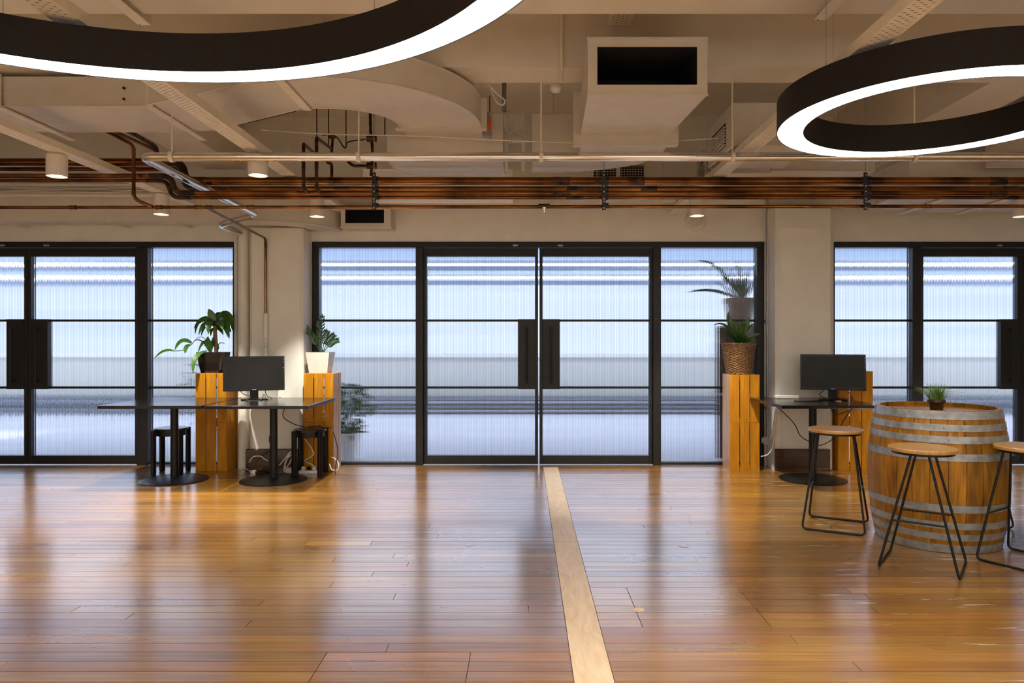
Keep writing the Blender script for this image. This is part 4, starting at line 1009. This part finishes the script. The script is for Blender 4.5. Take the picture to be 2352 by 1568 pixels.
# foil pipe: along X, then back along Y, then across and into the column
YS = 5.10; ZS = FZ(360, YS)
foil = [Vector((6.5, YS, ZS)), Vector((-2.70, YS, ZS)), Vector((-2.515, 6.78, 2.52)), Vector((-2.93, 6.95, 2.455)), Vector((-2.96, 7.52, 2.46))]
e = empty('foil_pipe', foil[1], 0, 'silver foil jacketed pipe running across and turning back to the left column', 'pipe')
MB().tube(fillet(foil, .07, 6), .031, 16).build('foil_jacket', 'foil', e, smooth=True)
for px in (555, 690, 960, 1090, 1440, 1600, 1880, 2250):
    x = FX(px, YS); MB().tube([(x-.006, YS, ZS), (x+.006, YS, ZS)], .0328, 16).build('foil_band', 'foil', e, smooth=True)
for px in (395, 824, 1243, 1682, 2100):
    x = FX(px, YS)
    h = empty('pipe_hanger', (x, YS, ZS), 0, 'thin rod hanger of the foil pipe '+{395: 'nearest its elbow', 824: 'left of the curved duct end', 1243: 'in front of the middle doors', 1682: 'right of the square duct outlet', 2100: 'inside the right ring light'}[px], 'hanger', 'rod hangers of the foil pipe')
    MB().tube([(x, YS, ZS+.036), (x, YS, 3.178)], .006, 8).build('rod', 'tray', h)
    MB().lathe([(.0345, -.014), (.038, -.014), (.038, .014), (.0345, .014)], 20, close='loop').build('clamp', 'tray', h, smooth=True, local=True).rotation_euler = (0, pi/2, 0)
# copper bundle: five pipes
rows = [(416, .0340, 1.0), (433, .0200, -.06), (443.5, .0205, 0), (453.5, .015, -.06), (472, .0135, 0)]
XA = FX(430, Yc); XZ = 7.4
names = ['thickest copper pipe at the top of the bundle', 'copper pipe second from the top of the bundle', 'copper pipe in the middle of the bundle', 'thin copper pipe under the middle of the bundle', 'lowest thin copper pipe, running the full width']
zz = []
for i, (py, r, dy) in enumerate(rows):
    Y = (5.95, 6.15, Yc, Yc+.06, Yc)[i]; z = FZ(py, Y); zz.append((Y, z, r))
# top pair drops by a swan neck near the left column
def run(i, xs, label):
    Y, z, r = zz[i]; return Y, z, r
for i, (xe, dz, back_) in enumerate(((FX(425, 5.95), .155, .0), (FX(425, 6.15), .165, 0.0), (FX(402, Yc), .135, 0), (FX(385, Yc), .135, 0))):
    Y, z, r = zz[i]
    e = pipe('copper_pipe', [(XZ, Y, z), (xe, Y, z), (xe-.03, Y+.0, z+dz), (xe-.35, Y, z+dz), (-7.5, Y, z+dz)], r, 'copper', names[i], fil=.075)
    # scorched elbow pieces
    MB().tube(fillet([(xe+.16, Y, z), (xe, Y, z), (xe-.03, Y, z+dz), (xe-.2, Y, z+dz)], .075, 6), r+.0022, 14).build('blackened_elbow', 'copper_dark', e, smooth=True)
    for px in (1290, 2290, 1460)[: 3 if i < 2 else 2]:
        x = FX(px+(i % 2)*30, Y)
        MB().tube([(x-.07, Y, z), (x+.07, Y, z)], r+.0012, 14).build('scorched_joint', 'copper_dark', e, smooth=True)
Y, z, r = zz[4]
e = pipe('copper_pipe', [(XZ, Y, z), (-7.5, Y, z-.02)], r, 'copper', names[4], fil=0)
for px in (168, 365, 455, 480, 575, 2132): coupling(e, (FX(px, Y), Y, z-(.02*(7.4-FX(px, Y))/14.9)), r+.002, 'X')
Y5, z5 = Y, z-.012
# riser from left, joins lowest pipe
YR = 5.63
e = pipe('copper_pipe', [(FX(352, Y5), Y5-.016, z5), (FX(307, YR), YR, FZ(457, YR)), (FX(307, YR), YR, FZ(333, YR)), (FX(256, 5.70), 5.70, FZ(307, 5.70)), (FX(215, 5.75), 5.75, FZ(288, 5.75))], .0135, 'copper', 'copper riser dropping to the lowest pipe at left', fil=.05)
coupling(e, (FX(307, YR), YR, FZ(347, YR)), .014, 'Z'); coupling(e, (FX(307, YR), YR, FZ(443, YR)), .014, 'Z')
# branch back to the left column and down
pf = Vector((FX(470, Y5), Y5+.012, z5)); yb = 7.435; xb = FX(610, yb)
e = pipe('copper_pipe', [pf, (xb, yb-.0, FZ(547, yb)), (xb, yb, FZ(722, yb))], .0125, 'copper', 'copper pipe dropping down the face of the left column', fil=.05)
coupling(e, (xb, yb, FZ(562, yb)), .013, 'Z')
e = empty('wall_conduit', (xb, yb, FZ(722, yb)), 0, 'white ribbed plastic conduit under the copper pipe on the left column', 'conduit')
m_ = MB().tube([(xb, yb, FZ(720, yb)), (xb, yb, FZ(775, yb))], .022, 14); m_.build('tube', 'plastic_w', e, smooth=True)
pr = []; rr = []
for k in range(34): pr.append((xb, yb, FZ(775, yb)-k*.0085)); rr.append(.020 if k % 2 else .0155)
MB().tube(pr, rr, 12).build('ribbed_hose', 'plastic_w', e, smooth=True)
MB().tube([(xb, yb, FZ(738, yb)), (xb+.03, yb, FZ(738, yb))], .008, 8).build('socket', 'plastic_w', e, smooth=True)
# dark risers with valves
dk = [(697, 440, 330, 722, 352), (727, 441, 316, 760, 340)]
for k, (px, pb, pt, ex, ey) in enumerate(dk):
    Yk = Yc-.05; x = FX(px, Yk)
    e = pipe('dark_riser', [(x+.03, Yc-.02, FZ(pb+2, Yk)), (x, Yk, FZ(pb-8, Yk)), (x, Yk, FZ(pt, Yk)), (FX(ex, 6.5), 6.5, FZ(ey, 6.5))], .0135, 'copper_dark', ['dark pipe riser with a bend at its top, left of two', 'dark pipe riser with a bend at its top, right of two'][k], 'pipe', 'dark risers above the copper pipes', fil=.03)
    coupling(e, (x, Yk, FZ(380, Yk)), .0145, 'Z', 'copper_dark')
e = pipe('valve_pipe', [(FX(849, 6.4), 6.4, 3.75), (FX(851, 6.4), 6.4, FZ(300, 6.4)), (FX(856, 6.4), 6.4, FZ(345, 6.4)), (FX(852, 6.4), 6.4, FZ(404, 6.4))], .013, 'copper_dark', 'dark drop pipe with valves left of the fan coil casing', fil=.03)
for py in (318, 380): MB().tube([(FX(843, 6.4), 6.4, FZ(py, 6.4)), (FX(865, 6.4), 6.4, FZ(py, 6.4))], .030, 8).build('valve_body', 'copper_dark', e, smooth=True)
e = pipe('valve_pipe', [(FX(762, 6.5), 6.5, FZ(350, 6.5)), (FX(764, 6.5), 6.5, FZ(318, 6.5))], .012, 'copper_dark', 'short valve pipe with a round dark handwheel', fil=0)
MB().lathe([(.0, 0), (.03, .004), (.036, .012), (.03, .022), (.0, .024)], 18).build('handwheel', 'copper_dark', e, smooth=True, local=True).location = (0, 0, .124)
pipe('copper_pipe', [(FX(797, 6.4), 6.4, FZ(368, 6.4)), (FX(810, 6.4), 6.4, FZ(381, 6.4)), (FX(845, 6.4), 6.4, FZ(381, 6.4))], .014, 'copper_dark', 'short dark bent pipe left of the valve', fil=.03)
pipe('copper_pipe', [(FX(750, 6.5), 6.5, FZ(372, 6.5)), (FX(762, 6.5), 6.5, FZ(376, 6.5)), (FX(762, 6.5), 6.5, FZ(412, 6.5))], .014, 'copper_dark', 'short dark down-turned pipe between the risers and the valve', fil=.03)
# upper left pair running back under the beam
pipe('copper_pipe', [(-3.33, 5.2, 3.02), (-3.26, 6.33, 3.02), (-3.24, 6.60, 2.98)], .016, 'copper', 'brown pipe running back from under the left duct, lower of two', fil=.03)
pipe('copper_pipe', [(-3.22, 5.3, 3.055), (-3.255, 6.385, 3.055), (-3.24, 6.43, 2.90)], .018, 'copper_dark', 'dark pipe running back from under the left duct, with a down-turned end', fil=.05)
# threaded hangers from the slab above valves
for k, px in enumerate((713, 726, 752, 791, 880)):
    x = FX(px, 6.45)
    tag(MB().tube([(x, 6.45+.02*k, FZ(330 if px != 880 else 306, 6.45)), (x, 6.45+.02*k, ZC)], .005, 6).build('threaded_rod', 'copper_dark' if px != 713 else 'tray'), 'thin threaded rod above the valves, %s' % ['leftmost of five', 'second from left of five', 'middle one of five', 'second from right of five', 'rightmost of five'][k], 'rod', 'threaded rods above the valves')
# black clamps on the bundle
for k, px in enumerate((859, 1387, 1988)):
    yb_ = Yc-.035; x = FX(px, yb_)
    e = empty('pipe_bracket', (x, yb_, FZ(480, yb_)), 0, 'black bracket clamping the copper pipe bundle, %s' % ['left of three', 'middle of three', 'right of three'][k], 'bracket', 'black brackets on the copper pipes')
    MB().box(x-.015, x+.015, yb_-.003, yb_+.003, FZ(482, yb_), FZ(396, yb_)).build('bracket_plate', 'bracket', e)
    for py in (402, 427, 440, 457, 463, 478): MB().tube([(x, yb_-.010, FZ(py, yb_)), (x, yb_-.003, FZ(py, yb_))], .0065, 8).build('bolt', 'galv', e, smooth=True)
    for (Y, z, r) in zz:
        cx_ = x*Y/yb_+.02
        MB().lathe([(r+.0006, -.016), (r+.006, -.016), (r+.006, .016), (r+.0006, .016)], 18, close='loop').build('clamp_ring', 'bracket', e, smooth=True, local=True).matrix_local = Matrix.Translation(Vector((cx_, Y, z))-Vector(e.location)) @ Matrix.Rotation(pi/2, 4, 'Y')
    MB().tube([(x, yb_, FZ(396, yb_)), (x, yb_, ZC)], .004, 6).build('drop_rod', 'galv', e)
# white PVC conduits on the left
for k, (py, Y) in enumerate(((424, 7.2), (448, 7.2))):
    pipe('white_conduit', [(-7.5, Y, FZ(py, Y)), (FX(395, Y)+.0, Y, FZ(py, Y))], .016, 'tray', ['white plastic conduit under the left bulkhead pipes, upper of two', 'white plastic conduit under the left bulkhead pipes, lower of two'][k], 'conduit', 'white conduits above the left glazing', fil=0)
for k in range(5):
    y0 = 430+k*3
    pts = [P(px, y0+random.uniform(-1, 1)+((-1)**k)*4*math.sin(px/90+k), 7.12+.012*k) for px in range(-60, 400, 45)]
    tag(MB().tube(spline(pts, 4), .0035, 5).build('loose_cable', 'cable_w' if k % 2 else 'tray', smooth=True), 'thin sagging cable above the left glazing, %s of five' % ['uppermost', 'second from the top', 'middle one', 'second from the bottom', 'lowest'][k], 'cable', 'sagging cables above the left glazing')
# long thin sagging cable in the ceiling
pts = [P(600, 298, 5.62), P(750, 308, 5.62), P(950, 312, 5.62), P(1150, 322, 5.62), P(1330, 328, 5.62), P(1500, 326, 5.64), P(1640, 318, 5.66), P(1790, 312, 5.66)]
tag(MB().tube(spline(pts, 6), .0045, 6).build('ceiling_cable', 'tray', smooth=True), 'thin white cable sagging across the ceiling above the foil pipe', 'cable')
tag(MB().tube(spline([P(740, 310, 6.3), P(770, 312, 6.3), P(792, 340, 6.3), P(800, 326, 6.3), P(840, 320, 6.3)], 5), .006, 6).build('valve_cable', 'cable_k', smooth=True), 'black cable looping between the dark valves', 'cable')
tag(MB().tube(fillet([P(1093, 163, 5.2), P(1140, 214, 5.3), P(1162, 232, 5.3), P(1155, 243, 5.3), P(1140, 236, 5.3), P(1128, 205, 5.32)], .05, 4), .006, 6).build('looped_cable', 'tray', smooth=True), 'white cable with a loop hanging from the middle beam', 'cable')
# smoke detector with conduit
e = empty('smoke_detector', (FX(1277, 5.3), 5.3, FZ(205, 5.3)), 0, 'small white smoke detector under the middle beam', 'smoke detector')
zs = FZ(205, 5.3)
MB().lathe([(.018, -.025), (.03, -.02), (.045, 0), (.045, .03), (0, .03)], 28).build('head', 'plastic_w', e, smooth=True, local=True)
MB().lathe([(.0305, -.018), (.0345, -.012), (.0345, -.008), (.0305, -.008)], 28, close='loop').build('slots', 'black', e, local=True)
MB().tube([(0, 0, .03), (0, 0, ZC-zs)], .008, 8).build('stem', 'tray', e, local=True)
tag(MB().tube([P(1290, -60, 4.83), P(1290, 188, 4.83)], .011, 8).build('conduit_drop', 'tray', smooth=True), 'thin painted conduit down the face of the middle beam', 'conduit')
# damper actuator and bracket
e = empty('damper_actuator', P(1122, 285, 5.6), 0, 'small grey damper motor with an orange label beside the curved duct', 'motor')
p = P(1122, 285, 5.6)
MB().bbox(p.x-.025, p.x+.022, 5.58, 5.65, p.z-.10, p.z+.09, .006).build('housing', 'galv', e)
MB().box(p.x-.002, p.x+.024, 5.572, 5.5795, p.z-.055, p.z+.045).build('label_plate', 'orange', e)
MB().tube([(p.x+.01, 5.6, p.z+.09), (p.x+.01, 5.6, p.z+.22)], .004, 6).build('shaft', 'copper_dark', e)
e = empty('hanger_frame', P(1185, 360, 5.9), 0, 'painted steel hanger frame with a curved lever between the fan coil casings', 'bracket')
for a, b in (((1160, 255), (1166, 372)), ((1198, 255), (1206, 372))):
    x0, x1 = FX(a[0], 5.9), FX(a[0]+7, 5.9); MB().box(x0, x1, 5.88, 5.9, FZ(395, 5.9), FZ(a[1], 5.9)).build('upright', 'duct', e)
MB().box(FX(1160, 5.9), FX(1205, 5.9), 5.87, 5.8795, FZ(330, 5.9), FZ(318, 5.9)).build('crossbar', 'duct', e)
MB().box(FX(1167, 5.9), FX(1197, 5.9), 5.905, 5.915, FZ(300, 5.9), FZ(262, 5.9)).build('plate', 'duct', e)
MB().tube(spline([P(1168, 310, 5.86), P(1182, 300, 5.86), P(1195, 308, 5.86), P(1200, 320, 5.86)], 5), .006, 6).build('lever_arc', 'duct', e)
MB().tube([P(1158, 290, 5.855), P(1175, 325, 5.855)], .010, 6).build('lever', 'duct', e)
tag(MB().box(FX(1153, 5.8), FX(1163, 5.8), 5.8, 5.84, FZ(255, 5.8), 3.745).build('unistrut_channel', 'galv'), 'grey steel channel hanging beside the fan coil casing', 'bracket')
# sprinkler head on lowest pipe
e = empty('sprinkler_head', P(1250, 485, 5.68), 0, 'small chrome sprinkler head pointing down from the lowest pipe', 'sprinkler')
p = P(1250, 472, 5.68)
MB().tube([(p.x, 5.68, p.z-.014), (p.x, 5.68, p.z-.03), (p.x, 5.68, p.z-.055)], [.018, .014, .008], 10).build('body', 'foil', e, smooth=True)
MB().lathe([(.004, p.z-.072), (.014, p.z-.07), (.014, p.z-.068), (.004, p.z-.068)], 12, (p.x, 5.68)).build('deflector', 'foil', e)
MB().tube([(p.x-.006, 5.68, p.z-.055), (p.x-.006, 5.68, p.z-.069)], .002, 5).tube([(p.x+.006, 5.68, p.z-.055), (p.x+.006, 5.68, p.z-.069)], .002, 5).build('frame_arm', 'foil', e)
MB().tube([(p.x-.045, 5.70, p.z), (p.x+.045, 5.70, p.z)], .019, 10).build('tee_joint', 'copper_dark', e, smooth=True)
# pipes at left column
xp = FX(558, 7.58)
e = pipe('drain_pipe', [(xp, 7.60, 2.52), (xp, 7.60, 0)], .056, 'wall', 'thick cream painted drain pipe beside the left column', fil=0, n=20)
for py in (548, 760): MB().tube([(xp, 7.60, FZ(py, 7.6)), (xp, 7.60, FZ(py, 7.6)-.03)], .060, 20).build('collar', 'wall', e, smooth=True)
xq = FX(541, 7.68)
e = pipe('thin_wall_pipe', [(xq, 7.70, 2.50), (xq, 7.70, .0)], .016, 'wall', 'thin cream painted pipe left of the thick drain pipe', fil=0, n=12)
for py in (545,): coupling(e, (xq, 7.70, FZ(py, 7.7)), .018, 'Z', 'wall')
MB().box(xp+.05, xp+.09, 7.62, 7.66, FZ(562, 7.6), FZ(554, 7.6)).build('pipe_clip', 'wall', e)
# conduit by right column
xq = FX(1766, 7.7)
e = pipe('steel_conduit', [(xq, 7.755, 3.0), (xq, 7.755, FZ(1003, 7.7))], .0125, 'galv', 'grey steel conduit down the corner left of the right column', 'conduit', fil=0)
for py in (738, 937): MB().bbox(xq-.022, xq+.022, 7.738, 7.772, FZ(py+4, 7.7), FZ(py-4, 7.7), .003).build('saddle', 'galv', e)
e = empty('power_outlet', (FX(1762, 7.7), 7.74, FZ(1010, 7.7)), 0, 'white surface power outlet low beside the right column', 'socket')
MB().bbox(FX(1757, 7.7), FX(1779, 7.7), 7.735, 7.779, FZ(1022, 7.7), FZ(1004, 7.7), .004).build('box', 'plastic_w', e)
MB().bbox(FX(1752, 7.7), FX(1756.8, 7.7), 7.73, 7.75, FZ(1018, 7.7), FZ(1006, 7.7), .003).build('plug', 'plastic_w', e)

# ================================================================== CABLES AND SMALL THINGS
def cable(pts, r, m, label, name='power_cable', cat='cable', group=None):
    return tag(MB().tube(spline(pts, 7), r, 6).build(name, m, smooth=True), label, cat, group)
tz = .757
cable([P(1756, 1014, 7.7), P(1770, 1005, 7.5), P(1778, 975, 7.46), P(1784, 953, 7.46), P(1790, 948, 7.46), P(1793, 955, 7.46)], .0055, 'cable_w', 'white cable looping up from the low outlet to the right table')
cable([P(1778, 980, 7.46), P(1776, 1020, 7.42), P(1765, 1042, 7.40), P(1748, 1048, 7.44)], .0055, 'cable_w', 'white cable hanging towards the crates under the wicker basket')
cable([Vector((2.56, 7.44, .70)), P(1822, 970, 7.36), P(1838, 1000, 7.34), P(1862, 1015, 7.3), P(1885, 1022, 7.3), P(1915, 1005, 7.34), P(1938, 965, 7.38), P(1958, 935, 7.4)], .005, 'cable_k', 'black cable sagging under the right table')
cable([P(1908, 935, 7.3), P(1915, 950, 7.34), P(1930, 950, 7.38), P(1965, 936, 7.4)], .004, 'cable_k', 'short black cable under the right edge of the right table')
cable([Vector((2.97, 7.16, .86)), P(1883, 905, 7.25), P(1888, 911, 7.2), Vector((3.0, 7.14, tz+.006))], .004, 'cable_k', 'black cable hanging from the right monitor')
cable([P(1945, 893, 7.22), P(1952, 905, 7.3), P(1960, 916, 7.35), Vector((3.32, 7.37, tz+.005))], .004, 'cable_k', 'black cable at the right side of the right monitor')
cable([Vector((2.60, 6.98, tz+.0055)), Vector((2.72, 6.93, tz+.0055)), Vector((2.86, 7.00, tz+.0055)), Vector((2.93, 7.03, tz+.0055))], .005, 'cable_k', 'black cable lying on the right table')
MBp = empty('power_strip', (FX(1807, 7.3), 7.30, tz), math.radians(-3), 'white power strip lying on the right table', 'power strip')
R = Matrix.Rotation(math.radians(28), 4, 'X')
MB().bbox(-.115, .115, -.03, .03, .0, .034, .006).build('body', 'plastic_w', MBp, local=True)
for k in range(4): 
    MB().lathe([(.017, .0342), (.017, .0352), (0, .0352)], 16, (-.075+.05*k, 0)).build('socket_face', 'plastic_w', MBp, local=True)
    MB().box(-.081+.05*k, -.078+.05*k, -.004, .004, .03525, .0356).box(-.072+.05*k, -.069+.05*k, -.004, .004, .03525, .0356).build('socket_slot', 'black', MBp, local=True)
tag(MB().bbox(FX(1919, 6.98), FX(1930, 6.98), 6.95, 6.99, tz, tz+.006, .001).build('paper_note', 'plastic_w'), 'tiny white card lying before the right monitor', 'card')
# left monitor cables
cable([P(552, 898, 7.15), P(560, 905, 7.14), P(575, 911, 7.1), Vector((-2.70, 7.02, tz+.005)), Vector((-2.58, 7.05, tz+.005)), P(606, 906, 7.2), P(610, 911, 7.2)], .004, 'cable_k', 'black cable curling under the left monitor')
cable([P(609, 895, 7.25), P(610, 902, 7.26), P(615, 910, 7.27), Vector((-2.55, 7.30, tz+.005))], .004, 'cable_k', 'short black cable at the right of the left monitor stand')
cable([Vector((-2.52, 7.43, tz+.004)), Vector((-2.46, 7.445, .70)), P(650, 955, 7.40), P(672, 972, 7.36), P(698, 980, 7.3), Vector((-2.20, 7.24, .466))], .0045, 'cable_k', 'black cable swinging from the table to the low stool')
cable([Vector((-2.19, 7.30, .466)), Vector((-2.10, 7.32, .475)), Vector((-2.02, 7.28, .466)), P(762, 985, 7.15), P(771, 1010, 7.12), P(776, 1040, 7.14), P(770, 1075, 7.2), Vector((-1.90, 7.25, .006))], .0045, 'cable_k', 'black cable running over the low stool down to the floor')
cable([P(700, 1008, 7.36), P(716, 1030, 7.36), P(719, 1045, 7.36), P(700, 1058, 7.36), P(712, 1064, 7.3), P(722, 1071, 7.3)], .006, 'cable_w', 'white cable looping behind the low stool by the white pot')
cable([P(642, 1068, 7.3), P(655, 1052, 7.3), P(668, 1037, 7.32), P(660, 1052, 7.3), P(652, 1078, 7.25), P(660, 1085, 7.2), P(672, 1080, 7.2), P(675, 1070, 7.25)], .006, 'cable_w', 'white cable standing in a tall loop beside the right pole of the left tables')
cable([P(656, 1080, 7.3), P(655, 1062, 7.3), P(664, 1048, 7.3), P(672, 1046, 7.3), P(667, 1060, 7.3), P(657, 1075, 7.3)], .006, 'cable_w', 'white cable coiled left of the low stool, inner loop')
cable([P(758, 1049, 7.36), P(768, 1052, 7.3), P(778, 1065, 7.25), P(775, 1078, 7.22), P(762, 1078, 7.22), P(757, 1065, 7.25)], .0055, 'cable_w', 'white cable loop on the floor right of the low stool')
cable([P(572, 1062, 7.35), P(580, 1050, 7.34), P(590, 1047, 7.34), P(600, 1048, 7.33), P(606, 1053, 7.33), P(615, 1058, 7.33)], .006, 'cable_w', 'white cable arching before the dark skirting')
cable([P(606, 1053, 7.36), P(625, 1062, 7.36), P(640, 1070, 7.36)], .005, 'cable_k', 'black cable before the dark skirting')
cable([P(622, 992, 7.42), P(618, 1010, 7.42), P(622, 1030, 7.42), P(602, 1046, 7.42), P(590, 1060, 7.42)], .004, 'cable_k', 'black cable hanging against the left column')
cable([P(571, 1062, 7.3), P(568, 1070, 7.3), P(572, 1078, 7.28)], .007, 'cable_k', 'short black cable at the foot of the drain pipe')
cable([P(556, 1073, 7.4), P(566, 1077, 7.32), Vector((FX(577, 7.3), 7.29, .018))], .004, 'cable_w', 'white lead into the small charger')
tag(MB().bbox(FX(577, 7.3), FX(588, 7.3), 7.27, 7.31, .0, .035, .004).build('charger_plug', 'plastic_w'), 'small white charger plug on the floor before the skirting', 'plug')
tag(MB().bbox(FX(588.5, 7.3), FX(620, 7.3), 7.27, 7.32, .0, .03, .006).build('power_brick', 'bezel'), 'black power brick on the floor before the skirting', 'adapter')
e = empty('floor_power_board', (FX(710, 7.3), 7.30, 0), 0, 'white power board on the floor under the low stool', 'power strip')
MB().bbox(-.10, .10, -.028, .028, 0, .034, .006).build('body', 'plastic_w', e, local=True)
for k in range(3): MB().bbox(-.075+.055*k, -.04+.055*k, -.018, .018, .0345, .07, .006).build('plug', 'plastic_w' if k != 1 else 'bezel', e, local=True)
tag(MB().lathe([(.0, 0), (.04, .005), (.05, .03), (.035, .055), (0, .062)], 20, (FX(664, 7.28), 7.30)).build('cable_coil', 'cable_w', smooth=True), 'bundled white cable coil on the floor left of the low stool', 'cable')
